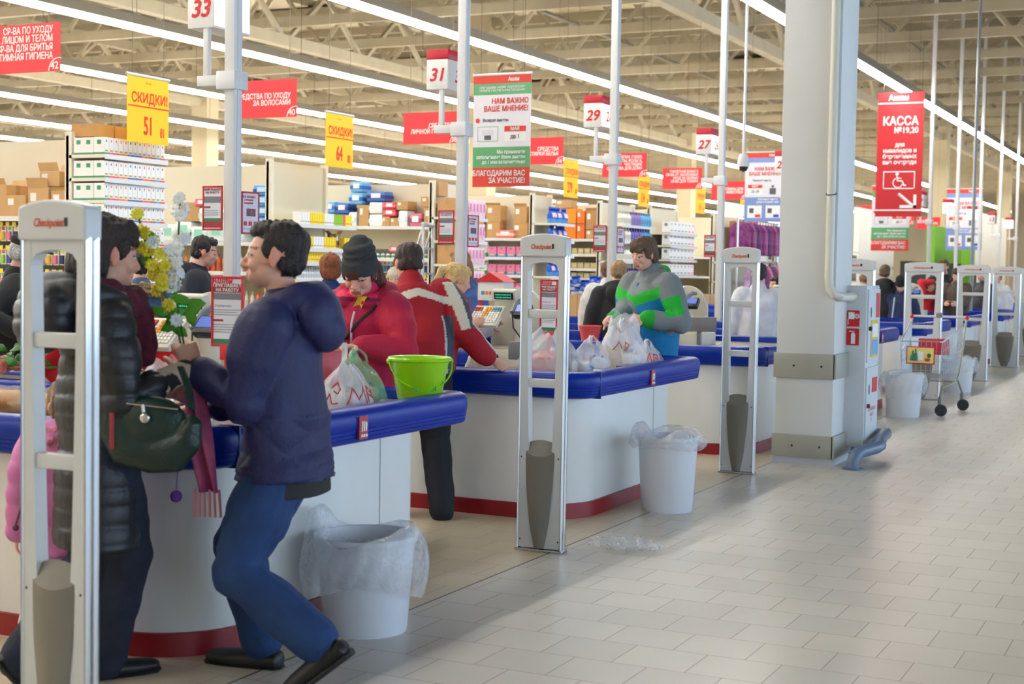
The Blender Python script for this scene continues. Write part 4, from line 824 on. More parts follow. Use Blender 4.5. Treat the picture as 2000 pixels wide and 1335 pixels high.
# ================================================================ cash registers
green=M('display green',(40,190,150),.4,emit=.6); scr=M('display black',(14,22,22),.25); keyw=M('key white',(226,224,214),.5); keyr=M('key red',(190,44,40),.5); keyo=M('key orange',(226,160,40),.5); keyb=M('key blue',(90,140,190),.5); keyg=M('key green',(50,140,90),.5); grey=M('terminal grey',(128,130,134),.4)
def make_register(label):
    e=empty('cash_register',(0,0,.76),label,'cash register','cash registers')
    m=MB(); m.tube([(.1,-.12,0),(.1,-.12,.12),(.07,-.10,.24)],[(.03,.05)]*3,14,lat=(1,0,0)); m.box(.0,.2,-.2,.2,0,.02,bev=.006); m.build('stand',putty,e)
    # keyboard slopes up towards the back
    K=MB(); K.box(-.17,.13,-.17,.17,-.02,.02,bev=.008); kb=K.build('keyboard',putty,e); kb.location=(-.02,.08,.235); kb.rotation_euler=(0,-.72,0); kb.scale=(.66,.66,.8)
    cols=[keyr,keyr,keyo,keyo,keyo,keyb,keyb,keyg]
    for mi,mt in enumerate((keyw,keyr,keyo,keyb,keyg)):
        m=MB()
        for r in range(7):
            for c in range(10):
                k=keyw
                if r>4: k=[keyr,keyr,keyr,None,keyo,keyo,keyo,keyb,keyb,keyg][c]
                elif r in(3,4) and c in(4,5): k=keyo
                elif r==2 and c==4: k=keyo
                if k is mt: m.box(-.135+r*.034,-.108+r*.034,.147-c*.031-.012,.147-c*.031+.012,.019,.028)
        m.build('key_block',mt,kb,smooth=False)
    D=MB(); D.box(-.02,.05,-.2,.1,0,.1,bev=.01); d=D.build('operator_display',putty,e); d.location=(.12,.05,.335); d.rotation_euler=(0,-.25,0); d.scale=(.8,.62,.8)
    MB().box(-.023,-.019,-.18,.06,.02,.082).build('screen',scr,d,smooth=False); m=MB()
    for r in range(2):
        for k in range(11): m.box(-.0245,-.023,.04-k*.018-.011,.04-k*.018,.032+r*.024,.044+r*.024)
    m.build('digits',green,d,smooth=False)
    P=[(.21*math.cos(a)-.05,.21*math.sin(a)+.22) for a in np.linspace(0,math.pi,25)]; P=[(.16,.0)]+P+[(-.26,.0)]
    MB().prism(P,.20,.24,'x').build('back_shell',putty,e)
    t=MB(); t.box(-.05,.06,-.06,.06,0,.05,bev=.012); tm=t.build('card_terminal',dark,e); tm.location=(-.02,-.2,.25); tm.rotation_euler=(0,-.8,0); MB().box(-.02,.045,-.045,.045,.05,.053).build('screen',M('screen blue',(70,100,190),.3,emit=.3),tm,smooth=False)
    m=MB(); m.tube([(-.06,-.13,.26),(.0,-.14,.33),(.06,-.16,.36),(.1,-.19,.36)],[(.022,.018),(.026,.02),(.024,.02),(.014,.012)],10); m.build('handset',grey,e); 
    MB().tube([(-.06,-.13,.26),(-.1,-.16,.16),(-.08,-.2,.1),(.0,-.24,.02)],.005,6).build('cord',dark,e)
    return e
r0=make_register('cash register with colour coded keys behind the recruitment poster of the first counter'); r0.location=(5.5,4.42,.96); r0.location.z=.95-.0
# pedestal under every register (part of the register)
MB().box(-.1,.3,-.32,.28,-.955,.005,bev=.01).build('pedestal',putty,r0)
copy_tree(r0,loc=(9.02,4.48,.95),label='cash register with colour coded keys in front of the blonde cashier')
for i,x in enumerate(CX[2:7]): copy_tree(r0,loc=(x+1.05,4.5,.95),label='cash register on the %s counter of the row'%['third','fourth','fifth','sixth','seventh'][i])
# customer displays on stalks (third counter)
def stalk(loc,label,rz,w=.22,h=.1,z=.2,lit=True):
    e=empty('customer_display',loc,label,'display','customer displays',rz)
    MB().tube([(0,0,0),(0,0,z)],.022,10).lathe([(.07,0),(.07,.012),(.02,.02)],n=16).build('stalk',grey,e); MB().box(-w/2,w/2,-.03,.03,z,z+h,bev=.008).build('housing',putty if lit else grey,e)
    if lit: MB().box(-w*.42,w*.42,-.0335,-.029,z+h*.22,z+h*.72).build('screen',M('lcd green',(46,84,66),.3),e,smooth=False)
    return e
stalk((11.72,4.3,.955),'small customer display with green screen right of the boy in the green jacket',-1.2); stalk((12.35,4.15,.84),'plain grey customer display on a stalk seen through the third gate',-1.2,.3,.13,.14,False)
stalk((8.8,4.15,.845),'grey backed flat scanner display behind the bags of the second counter',-1.3,.26,.12,.06,False)
# kiosk box with red roof behind the second gate
e=empty('donation_box',(11.2,5.6,.955),'white box with pitched red lid and colour squares behind the second gate','box'); MB().box(-.1,.1,-.12,.12,.28,.44,bev=.004).build('body',wht,e); MB().prism([(-.14,.44),(.14,.44),(0,.52)],-.12,.12,'x').build('lid',red,e)
m=MB()
for y in (-.1,.1): m.box(-.09,-.07,y-.012,y+.012,0,.28)
m.box(-.09,.09,-.11,.11,0,.015); m.build('rack',red,e,smooth=False)
for k,c in enumerate([(60,160,200),(240,150,40),(220,60,60),(70,170,90)]): MB().box(-.103,-.1,.07-k*.04-.015,.07-k*.04+.015,.33,.36).build('colour_square',M('sq%d'%k,c,.5),e,smooth=False)
# ================================================================ goods on the counters
film=M('bag film',(240,240,244),.25,alpha=.40,spec=.7,bump=(30,.6)); filmr=M('bag print red',(206,60,54),.3,alpha=.72); filmg=M('bag film green',(150,206,160),.25,alpha=.44,spec=.7,bump=(30,.6)); filmb=M('bag print blue',(90,130,200),.3,alpha=.7)
def plastic_bag(loc,w,d,h,label,seed,mats=(film,filmr),pr=.18,handles=True,goods=((200,60,50),(230,200,120),(90,60,120)),rz=0,slump=.0,top=.35,strokes=(),smat=None,grp='plastic carrier bags'):
    e=empty('plastic_bag',loc,label,'plastic bag',grp,rz); R=np.random.default_rng(seed); ph=R.random(12)*6.28
    def f(u,v):
        a=2*math.pi*u; z=h*v
        k=(1-.0*v) if v<.55 else 1-(1-top)*((v-.55)/.45)**1.3
        k*=.86+.14*math.sin(math.pi*min(1,v*1.6+.15))
        cr=1+.05*math.sin(a*3+ph[0]+v*3)+.045*math.sin(a*5+ph[1]-v*5)+.03*math.sin(a*11+ph[2]+v*9)+.02*math.sin(a*19+ph[3])*(.4+v)
        c,s_=math.cos(a),math.sin(a); p=.75
        return (w/2*k*cr*math.copysign(abs(c)**p,c)+slump*v*v*.5,d/2*k*cr*math.copysign(abs(s_)**p,s_),z*(1+.08*math.sin(a*2+ph[4])*v+.05*math.sin(a*5+ph[5])*v)+.002)
    m=MB(); m.grid(f,64,26,wrapu=True)
    m.add([f(i/64,0) for i in range(64)],[list(range(64))])
    nf=64*25
    for q in range(nf):
        j,i=divmod(q,64); u,v=i/64,j/25
        if .15<v<.8 and abs(math.sin(u*25+ph[6]+2*math.sin(v*7)))*abs(math.sin(v*8+ph[7]+1.5*math.sin(u*12)))>1.02-pr*1.1 and math.sin(u*60+v*50)>-.3: m.m[q]=1
    b=m.build('film',list(mats),e,ang=None)
    for st in strokes:      # printed lines lie on the film
        m=MB(); q=[]
        for a_,b_ in zip(st[:-1],st[1:]):
            for k in range(5): q.append((a_[0]+(b_[0]-a_[0])*k/5,a_[1]+(b_[1]-a_[1])*k/5))
        q.append(st[-1]); m.tube([Vector(f(*c))*1.004+Vector((0,0,.001)) for c in q],.0032,5); m.build('print_line',smat or M('print line red',(196,50,46),.4),b,ang=None)
    if handles:
        for sg in (-1,1):
            m=MB(); x0=slump*.5+sg*w*.16*0; q=[(sg*w*.22+slump*.4,-d*.1,h*.9),(sg*w*.24+slump*.5,-d*.05,h*1.08),(sg*w*.1+slump*.6,0,h*1.22),(-sg*.02+slump*.6,d*.05,h*1.12),(-sg*w*.02+slump*.5,d*.06,h*.93)]
            m.tube(q,[(.022,.004),(.015,.004),(.012,.004),(.015,.004),(.022,.004)],8); m.build('handle',mats[0],e,ang=None)
    for k,c in enumerate(goods):
        a=ph[8]+k*2.2; m=MB(); m.box(-w*.17,w*.17,-d*.17,d*.17,0,h*(.35+.15*(k%2)),bev=.008); o=m.build('packed_item',M('goods%d%d%d'%c,c,.5),e); o.location=(w*.19*math.cos(a),d*.19*math.sin(a),.006); o.rotation_euler=(0,.1*k,a)
    return e
TZ=.846
LET=[[(.50,.2),(.52,.55),(.56,.3),(.60,.6),(.62,.2)],[(.64,.25),(.65,.6),(.70,.55),(.70,.3),(.66,.42)],[(.73,.2),(.76,.55),(.80,.2)],[(.745,.34),(.785,.34)],[(.40,.5),(.44,.62),(.47,.5),(.45,.4),(.42,.45)],[(.36,.2),(.39,.4),(.42,.2),(.46,.22)],[(.82,.6),(.86,.75),(.88,.58)]]
plastic_bag((4.74,3.86,TZ),.40,.36,.26,'bulky whitish plastic bag between the woman and the teenager on the first counter',11,pr=.02,goods=((206,206,210),(196,190,186),(220,214,210)),handles=False)
plastic_bag((5.68,3.60,TZ),.30,.24,.215,'white plastic bag with red lettering next to the red juice carton',12,pr=.0,goods=((226,206,196),(236,230,220)),slump=-.06,top=.3,handles=False,rz=.6,strokes=LET)
plastic_bag((5.98,3.74,TZ),.30,.28,.22,'light green plastic bag with a blue print behind the lime bucket',13,mats=(filmg,M('bag print cyan',(20,130,170),.3,alpha=.85)),pr=.16,goods=((190,160,120),(120,150,110)),top=.3)
plastic_bag((8.46,3.84,TZ),.40,.36,.27,'round stuffed plastic bag seen through the second gate',14,pr=.0,goods=((110,86,120),(90,80,84),(210,200,200),(226,140,130)),handles=False,top=.3)
plastic_bag((8.62,3.62,TZ),.26,.24,.2,'low plastic bag with tied handles and blue lettering beside the stuffed bag',15,mats=(film,filmb),pr=.1,goods=((190,205,230),(236,236,236)))
plastic_bag((9.15,3.62,TZ),.34,.30,.28,'plastic bag filled with pinkish goods under the hands of the boy in the green jacket',16,pr=.0,goods=((206,130,120),(190,150,110),(226,226,220),(90,130,80)),top=.5,strokes=[[(.5,.5),(.53,.75),(.56,.55)],[(.58,.5),(.6,.7),(.63,.6),(.6,.5)]])
plastic_bag((9.62,3.62,TZ),.24,.22,.15,'small plastic bag with red print at the right end of the second counter',17,pr=.0,goods=((226,150,140),(236,220,220)),strokes=LET)
plastic_bag((9.72,3.82,1.0),.26,.2,.22,'empty plastic bag held open by the boy in the green jacket',18,pr=.05,goods=(),handles=False,top=.85) if False else None
plastic_bag((5.28,5.1,TZ),.2,.16,.13,'small white bag with red logo beside the loaf on the first counter',19,pr=.06,goods=((232,226,214),),handles=False,top=.2,rz=.4)
plastic_bag((8.3,4.25,TZ),.22,.16,.16,'cream plastic bag with looped handles near the hand of the man in red',20,mats=(M('bag film cream',(230,226,206),.3,alpha=.7),filmb),pr=.02,goods=((120,110,70),(190,140,110)))
plastic_bag((15.75,3.62,TZ),.34,.3,.3,'white peaked plastic bag on the far counter right of the cabinet',21,pr=.04,goods=((236,220,222),),handles=False,top=.15)
# lime bucket
limem=M('lime plastic',(160,222,8),.28,coat=.3,sub=.0)
e=empty('bucket',(6.24,3.53,TZ),'lime green plastic bucket with handle on the corner of the first counter','bucket',None,.1)
e.scale=(.94,.94,.94)
MB().lathe([(0,.004),(.105,.0),(.11,.006),(.152,.215),(.158,.222),(.166,.225),(.168,.235),(.163,.243),(.154,.24),(.15,.225),(.108,.012),(0,.012)],n=48).build('tub',limem,e)
hb=MB(); pts=[(-.168*math.cos(a),-.02-.168*math.sin(a)*.55,.222-.168*math.sin(a)*.85) for a in np.linspace(0,math.pi,25)]; hb.tube(pts,[(.006,.004)]*25,8); 
for sg in (-1,1): hb.ell((sg*.168,-.006,.222),(.012,.02,.016),10)
h_=hb.build('handle',limem,e); h_.rotation_euler=(0,0,-.9)
gr=MB()
for k in range(14):
    a=math.pi/2+(k-6.5)*.055; p=Vector((-.168*math.cos(a),-.02-.168*math.sin(a)*.55-.006,.222-.168*math.sin(a)*.85)); gr.box(p.x-.0025,p.x+.0025,p.y-.004,p.y+.006,p.z-.012,p.z+.01)
gr.build('grip',M('grip green',(60,180,10),.35),h_,smooth=False)
# red juice carton
e=empty('juice_carton',(5.76,3.76,TZ),'tall red juice carton beside the printed white bag','juice carton',None,-.5); MB().box(-.055,.055,-.05,.05,0,.27,bev=.003).add([(-.055,-.05,.27),(.055,-.05,.27),(.055,.05,.27),(-.055,.05,.27),(-.055,0,.295),(.055,0,.295)],[[0,1,5,4],[3,4,5,2],[0,4,3],[1,2,5]]).build('carton',M('carton red',(186,34,30),.35),e)
MB().ell((-.056,0,.17),(.002,.025,.05)).build('fruit_print',M('print yellow',(210,170,30),.5),e); MB().ell((-.0565,.004,.205),(.002,.018,.03)).build('leaf_print',M('leaf print',(40,110,40),.5),e)
# flat packages between the bags
for k,(x,y,c,r,l) in enumerate([(8.50,3.50,(96,66,44),.3,'brown chocolate package'),(8.62,3.44,(226,196,120),-.2,'yellow printed flat package'),(8.40,3.44,(232,230,226),.7,'white flat package with orange dot'),(8.80,3.45,(70,60,64),.1,'dark flat package')]):
    o=MB().box(-.09,.09,-.04,.04,0,.018,bev=.004).build('package',M('flat%d'%k,c,.4),loc=(x,y,TZ+.002+.012*k),rz=r); tag(o,l+' lying in front of the bags of the second counter','package')
    if k==2: MB().ell((0,0,.019),(.02,.02,.001)).build('dot',M('dot orange',(230,150,40),.5),o)
# loaf in clear wrap, roses on the ledge, silver parcel
e=empty('wrapped_loaf',(4.72,4.66,.845),'long golden loaf in clear film on the left of the first counter','bread',None,math.pi/2+.03); 
m=MB(); m.tube([(-.35,0,.05),(-.32,0,.05),(-.2,0,.055),(0,.01,.06),(.2,0,.055),(.3,0,.05),(.33,0,.05)],[(.02,.02),(.055,.042),(.07,.05),(.075,.053),(.07,.05),(.05,.04),(.02,.02)],20,lat=(0,1,0)); m.build('loaf',M('bread crust',(190,138,70),.6,noise=(14,(150,96,40),.7)),e)
m=MB(); m.grid(lambda u,v:((v-.5)*.86,(.085+.008*math.sin(u*40+v*20))*math.cos(u*6.283)*(1 if abs(v-.5)<.38 else .6),.062+(.064+.006*math.sin(v*60+u*9))*math.sin(u*6.283)*(1 if abs(v-.5)<.38 else .5)),28,30,wrapu=True); m.build('wrapper',M('clear wrap',(246,240,226),.12,alpha=.22,spec=1.,bump=(40,.8)),e,ang=None)
e=empty('rose_bouquet',(5.28,5.3,.955),'bunch of salmon pink roses with green leaves lying on the blue partition','bouquet'); rp=M('rose petal',(240,140,124),.6,noise=(20,(226,110,100),.5)); lf=M('leaf green',(40,110,34),.5,noise=(9,(70,140,40),.5))
for k,(x,y,z) in enumerate([(-.02,.16,.05),(.04,.05,.035),(-.05,.10,.03),(.05,.2,.04),(.0,.27,.05),(-.06,.0,.03),(.06,-.06,.04)]):
    m=MB()
    for q in range(9):
        a=q*2.4; r_=.012+.022*(q/9); m.ell((r_*math.cos(a),r_*math.sin(a),.02-.012*q/9),(.022,.022,.03),10)
    o=m.build('rose',rp,e); o.location=(x,y,z); o.scale=(1.25,)*3
m=MB()
for k in range(16):
    x,y,z,a=random.uniform(-.05,.12),random.uniform(-.25,.05),random.uniform(.03,.13),random.random()*6.28; d=Vector((math.cos(a),math.sin(a),.4)).normalized(); m.tube([(x,y,z),Vector((x,y,z))+d*.04,Vector((x,y,z))+d*.09],[(.004,.001),(.025,.002),(.002,.001)],8)
for k in range(5): m.tube([(-.02+.03*k,.1,.03),(.02+.02*k,-.3,.05)],.004,5)
m.build('foliage',lf,e,ang=None)
o=MB().grid(lambda u,v:((u-.5)*.42,(v-.5)*.3,.05+.03*math.sin(u*3.14)*math.sin(v*3.14)+.012*math.sin(u*23)*math.sin(v*19)),24,20).grid(lambda u,v:((u-.5)*.42,(v-.5)*.3,.001),4,4).build('silver_parcel',M('silver film',(226,226,222),.2,.75,bump=(30,.9)),ang=None,loc=(5.08,4.15,TZ),rz=.6); tag(o,'crumpled silver wrapped parcel between the flowers and the teenager','parcel')
# shopping trolleys
wire=M('trolley wire',(178,184,186),.3,.85); rub=M('castor rubber',(50,52,56),.5)
def make_cart(label,loc,rz,sign=True):
    """nose along -X"""
    e=empty('shopping_trolley',loc,label,'shopping trolley','shopping trolleys',rz); W=.30
    m=MB(); nr=9; zt=lambda x:.80+(x+.42)/.92*.17; zb=.38; ww=lambda x:.22+(x+.42)/.92*.075
    def hoop(x,zz): return [(x,-ww(x),zz),(x,ww(x),zz)]
    xs_=np.linspace(-.42,.5,14)
    for x in xs_:
        xb=x+.0; z1=zt(x); zb_=zb+.02
        for sg in (-1,1): m.tube([(x,sg*ww(x)*.9,zb_),(x,sg*ww(x),z1)],.0032,5)
        m.tube([(x,-ww(x)*.9,zb_),(x,ww(x)*.9,zb_)],.0022,5)
    for y in np.linspace(-1,1,9): m.tube([(-.42,y*ww(-.42)*.9,zb),(-.46,y*ww(-.42),zt(-.42))],.0022,5); m.tube([(-.42,y*ww(-.42)*.9,zb+.02),(.5,y*ww(.5)*.9,zb+.02)],.003,5)
    for t in (.0,.25,.5,.75):
        for sg in (-1,1): m.tube([(-.42,sg*ww(-.42)*(.9+.1*t),zb+(zt(-.42)-zb)*t),(.5,sg*ww(.5)*(.9+.1*t),zb+(zt(.5)-zb)*t)],.0028,5)
        m.tube([(-.42-.04*t,-ww(-.42)*(.9+.1*t),zb+(zt(-.42)-zb)*t),(-.42-.04*t,ww(-.42)*(.9+.1*t),zb+(zt(-.42)-zb)*t)],.0028,5)
    m.tube([(.5,-ww(.5),zt(.5)),(-.40,-ww(-.4),zt(-.42)),(-.46,-ww(-.42)*.9,zt(-.42)),(-.46,ww(-.42)*.9,zt(-.42)),(-.40,ww(-.4),zt(-.42)),(.5,ww(.5),zt(.5))],.007,8); m.build('basket',wire,e)
    m=MB()
    for sg in (-1,1):
        m.tube([(.62,sg*W,1.04),(.55,sg*W,.9),(.42,sg*W*.9,.42),(.30,sg*W*.85,.33),(-.30,sg*.2,.30),(-.38,sg*.2,.2)],.012,10); m.tube([(.36,sg*W*.87,.36),(.46,sg*W,.2)],.012,10)
    m.tube([(.3,-W*.85,.33),(.3,W*.85,.33)],.01,8); m.build('chassis',M('trolley tube',(150,152,132),.35,.6),e)
    MB().tube([(.62,-W-.0,1.04),(.62,W,1.04)],.014,10).build('handle',M('handle white',(214,214,212),.4),e)
    for sg in (-1,1): MB().ell((.62,sg*(W+.005),1.035),(.03,.022,.03),12).build('handle_cap',red,e)
    MB().box(.6,.66,-.035,.035,1.03,1.085,bev=.01).build('coin_lock',grey,e)
    for x,y in ((-.38,.2),(-.38,-.2),(.46,W),(.46,-W)):
        m=MB(); m.box(x-.025,x+.025,y-.02,y+.02,.09,.2,bev=.008); f=m.build('castor_fork',grey,e); MB().lathe([(0,-.016),(.04,-.016),(.064,-.012),(.064,.012),(.04,.016),(0,.016)],(x-.03,y-.02,.0645),22,axis='x').build('castor_wheel',rub,f)
    MB().box(.32,.34,-.17,.17,.62,.80,bev=.004).build('child_seat_flap',M('flap red',(206,44,60),.4),e)
    if sign:
        p=MB().box(-.475,-.465,-.15,.15,.555,.745,bev=.003).build('advert_panel',M('advert red',(196,36,36),.4),e); MB().box(-.478,-.475,-.138,.138,.567,.733).build('advert_sheet',M('advert sheet',(236,212,130),.5),p,smooth=False)
        m=MB(); m.lathe([(0,.59),(.03,.6),(.02,.64),(.008,.66),(.008,.70),(0,.70)],(-.48,.08,0),10); m.lathe([(0,.59),(.025,.6),(.018,.66),(.008,.68),(.008,.72),(0,.72)],(-.48,.05,0),10); m.build('bottle_print',M('print green',(70,130,30),.5),p); MB().box(-.481,-.478,-.03,.03,.6,.69).build('pack_print',wht,p,smooth=False); MB().ell((-.479,-.075,.605),(.002,.03,.02)).build('tomato_print',M('tomato',(200,70,50),.5),p); MB().ell((-.479,-.09,.65),(.002,.022,.024)).build('pepper_print',M('print dark green',(40,90,30),.5),p)
    return e
t0=make_cart('chrome shopping trolley with a food advert on its nose parked beside the column cabinet',(16.45,2.88,0),0)
copy_tree(t0,loc=(6.78,6.42,0),rz=math.pi*.5-.1,label='shopping trolley at the left edge behind the roses by the flat capped man')
copy_tree(t0,loc=(9.75,6.9,0),rz=1.2,label='shopping trolley waiting in the lane behind the first counter') if False else None
# flower branch held up between the woman and the boy
e=empty('flower_branch',(4.20,3.345,1.2),'artificial branch of yellow and white blossoms held up by the teenager','flowers'); stm=M('stem green',(60,90,40),.6); yp=M('petal yellow',(236,220,60),.6); wp=M('petal white',(232,234,230),.6)
A=Vector((-.437,.899,0)); UZ=Vector((0,0,1))     # sideways in the hand
def br(pts): return [A*a+UZ*b+Vector((.4,.2,0))*c for a,b,c in pts]
b1=br([(0,-.06,0),(.02,.05,0),(.06,.16,.02),(.09,.24,0),(.12,.32,.02),(.15,.40,.02),(.17,.485,0)]); b2=br([(0,0,0),(.02,.12,0),(.04,.25,.02),(.03,.36,.02),(.02,.53,0)])
MB().tube(b1,.004,6).tube(b2,.004,6).build('stem',stm,e)
def flower(p,mt,nm,s=1.,n=9):
    m=MB(); R=np.random.default_rng(int(abs(p.x+p.z)*9999)); nrm=(Vector((-.9,-.43,.25))+Vector(R.normal(size=3)*.35)).normalized(); t=nrm.orthogonal().normalized(); b=nrm.cross(t)
    for k in range(n):
        a=k*6.283/n; d=(t*math.cos(a)+b*math.sin(a)); m.tube([p,p+d*.016*s+nrm*.006,p+d*.033*s+nrm*.012*s,p+d*.042*s+nrm*.008*s],[(.002,.001),(.011*s,.002),(.012*s,.002),(.003,.001)],7,lat=d.cross(nrm))
    m.ell(p+nrm*.006,(.008*s,)*3,8); m.build(nm,mt,e,ang=None)
FP=lambda x,y:(( 690-x)*.00101,(600-y)*.00101)
for k,(x,y) in enumerate([(520,118),(498,180),(530,172),(548,182),(578,206),(542,232),(528,250),(552,246),(600,256),(572,296),(592,318),(620,300),(598,338),(575,330),(610,345),(600,375),(588,385),(612,368),(632,436),(624,444)]): flower(A*FP(x,y)[0]+UZ*FP(x,y)[1]+Vector((.4,.2,0))*(.03*math.sin(k*2.1)),yp,'yellow_blossom',.62)
for k,(x,y) in enumerate([(668,60),(650,95),(690,98),(676,120),(684,200),(664,196),(640,240),(668,236),(655,268),(640,290),(664,288),(652,318),(636,330),(668,322),(650,350),(640,372),(662,366),(575,215),(660,490),(630,272)]): flower(A*FP(x,y)[0]+UZ*FP(x,y)[1]+Vector((.4,.2,0))*(.03*math.sin(k*1.7)),wp,'white_blossom',.62)
for k,(a,b) in enumerate([(.03,.20),(.05,.195),(-.0,.15),(.01,.13),(.06,.13),(.07,.10),(.02,.105),(-.03,.09),(.16,.33),(.10,.40),(.0,.17),(.05,.10)]):
    p=A*a+UZ*b; d=(A*random.uniform(-1,1)+UZ*random.uniform(-.5,.6)).normalized(); MB().tube([p,p+d*.025,p+d*.055,p+d*.075],[(.003,.001),(.02,.0015),(.017,.0015),(.002,.001)],8,lat=d.cross(Vector((.9,.43,0)))).build('leaf',M('leaf bright',(84,160,30),.5,noise=(12,(60,130,24),.6)),e,ang=None)

e=empty('step_ladder',(14.2,7.95,0),'aluminium step ladder standing behind the man in red','ladder',None,.2)
m=MB()
for sg in (-1,1): m.box(sg*.17-.02,sg*.17+.02,-.012,.012,0,1.98,bev=.004)
m.box(-.19,.19,-.02,.02,1.95,2.0,bev=.006)
for k in range(6): m.box(-.17,.17,-.03,.03,.3+k*.28,.325+k*.28)
m.build('frame',M('aluminium',(196,198,198),.3,.7),e); m=MB()
for sg in (-1,1): m.tube([(sg*.16,.02,1.9),(sg*.2,.62,0)],.014,8)
m.build('rear_leg',M('aluminium'),e)

e=empty('toy_bucket',(12.02,5.06,.842),'small coral pink bucket standing on the third counter near the person in white','bucket')
MB().lathe([(0,.003),(.07,0),(.1,.16),(.108,.163),(.106,.172),(.096,.168),(.068,.01),(0,.01)],n=28).build('tub',M('coral plastic',(236,84,84),.35),e)
for k,(y,c,h,l) in enumerate([(4.62,(60,150,70),.16,'green'),(4.78,(230,210,70),.1,'yellow'),(4.92,(240,240,236),.14,'white'),(5.08,(220,90,60),.09,'orange red'),(5.25,(80,150,200),.12,'light blue')]):
    tag(packm(.1,.1,h,c,tuple(int(v*.8) for v in c))(),l+' packet on the belt right of the boy in the green jacket','packet','packets on the belt'); o=bpy.context.scene.collection.objects[-1]; o.name='packet'; o.location=(13.16,y,.88)
# ================================================================ people
def rotm(yaw=0,pitch=0,roll=0):
    """head/chest attitude in the person's frame (faces -Y): yaw left +, pitch down +, roll to own left +"""
    return Matrix.Rotation(yaw,3,'Z')@Matrix.Rotation(pitch,3,'X')@Matrix.Rotation(roll,3,'Y')
def ik(S,T,l1,l2,hint):
    S=Vector(S);T=Vector(T);d=T-S;L=min(d.length,(l1+l2)*.998);u=d.normalized();T=S+u*L
    a=(l1*l1-l2*l2+L*L)/(2*L);h=math.sqrt(max(l1*l1-a*a,1e-6)); w=Vector(hint);w=(w-u*w.dot(u)).normalized(); return S+u*a+w*h,T
def limb(m,pts,rad,n=14):
    for p,r in zip(pts,rad): m.ell(p,(r,r,r),12)
    m.tube(pts,rad,n)
def skin_col(P):
    base=rgbl(*P['skin']); hairc=rgbl(*P.get('haircol',(50,36,28))); lip=rgbl(*P.get('lip',(190,110,100))); Hc,Hr,hh=P['_hc'],P['_hr'],P['_hh']
    def f(co,no):
        q=(co-np.array(Hc))@np.array(Hr); q=q/hh; x,y,z=q[:,0],-q[:,1],q[:,2]     # y forward
        c=np.tile(base,(len(co),1)).astype(float)
        red=np.exp(-(((np.abs(x)-.17)/.1)**2+((z+.12)/.1)**2))*(y>.05)*.35; c[:,:3]=c[:,:3]*(1-red[:,None])+np.array(lin((226,140,120))[:3])*red[:,None]
        ear=(np.abs(x)>.3)&(y>-.18)&(y<.1)&(z>-.2)&(z<.1); c[ear,:3]=c[ear,:3]*.5+np.array(lin((226,130,110))[:3])*.5
        l=(np.abs(x)<.1)&(np.abs(z+.285)<.03+.012)&(y>.3); c[l,:3]=lip[:3]; l=(np.abs(x)<.095)&(np.abs(z+.287)<.006)&(y>.3); c[l,:3]=lip[:3]*.45
        b=(np.abs(x)>.055)&(np.abs(x)<.25)&(np.abs(z-.095-.03*np.sin((np.abs(x)-.05)*14))<.02)&(y>.2); c[b,:3]=c[b,:3]*.25+hairc[:3]*.75
        ex=np.abs(x)-.15; e=(ex/.072)**2+((z-.0)/.03)**2
        if P.get('lids'):
            k=(np.abs(z+.018+.0-1.5*ex*ex)<.012)&(np.abs(ex)<.075)&(y>.2); c[k,:3]=rgbl(40,28,24)[:3]
        else:
            k=(e<1)&(y>.2); c[k,:3]=rgbl(220,214,208)[:3]; k=((ex/.03)**2+(z/.03)**2<1)&(y>.2); c[k,:3]=rgbl(52,40,34)[:3]; k=(np.abs(e-1.05)<.3)&(z>0)&(y>.2); c[k,:3]=rgbl(48,34,28)[:3]
        sc=(z>.2+.35*np.clip(y,0,1))|((y<-.12)&(z>-.3)); sc&=(z>-.35)&(~ear)
        if P.get('scalp',True): c[sc,:3]=hairc[:3]
        nose=(np.abs(x)<.06)&(y>.44); c[nose,:3]=c[nose,:3]*.75+np.array(lin((224,140,120))[:3])*.25
        for zone in P.get('paint',[]): zone(co,c)
        return c
    return f
def head_pieces(m,c,R,hh,fem=False):
    def E(x,y,z,r,rx=0,rz=0):
        m.ell(Vector(c)+R@Vector((x*hh,-y*hh,z*hh)),tuple(v*hh for v in r),18,rot=R@Matrix.Rotation(rx,3,'X')@Matrix.Rotation(rz,3,'Z'))
    E(0,-.07,.13,(.335,.42,.36)); E(0,.06,.02,(.30,.35,.34)); E(0,.10,-.2,(.265 if not fem else .25,.27,.27)); E(0,.22,-.37,(.13,.13,.10)); E(0,.05,-.3,(.24,.24,.18))
    E(0,.33,.075,(.2,.06,.05)); E(.15,.26,-.12,(.11,.11,.12)); E(-.15,.26,-.12,(.11,.11,.12))
    for sx in (-1,1): E(sx*.15,.31,.0,(.075,.05,.042))
    V=Vector(c)
    m.tube([V+R@Vector((0,-.37*hh,.05*hh)),V+R@Vector((0,-.43*hh,-.05*hh)),V+R@Vector((0,-.475*hh,-.125*hh)),V+R@Vector((0,-.40*hh,-.18*hh))],[.028*hh,.038*hh,.052*hh,.05*hh],10)
    E(0,.465,-.13,(.052,.055,.045)); E(.055,.41,-.15,(.04,.05,.035)); E(-.055,.41,-.15,(.04,.05,.035))
    E(0,.365,-.255,(.10,.055,.032)); E(0,.36,-.315,(.085,.055,.034)); E(0,.30,-.29,(.16,.10,.13))
    for sx in (-1,1):
        E(sx*.335,-.03,-.03,(.03,.085,.13),-.25,sx*.35); E(sx*.33,-.02,-.13,(.03,.045,.05))
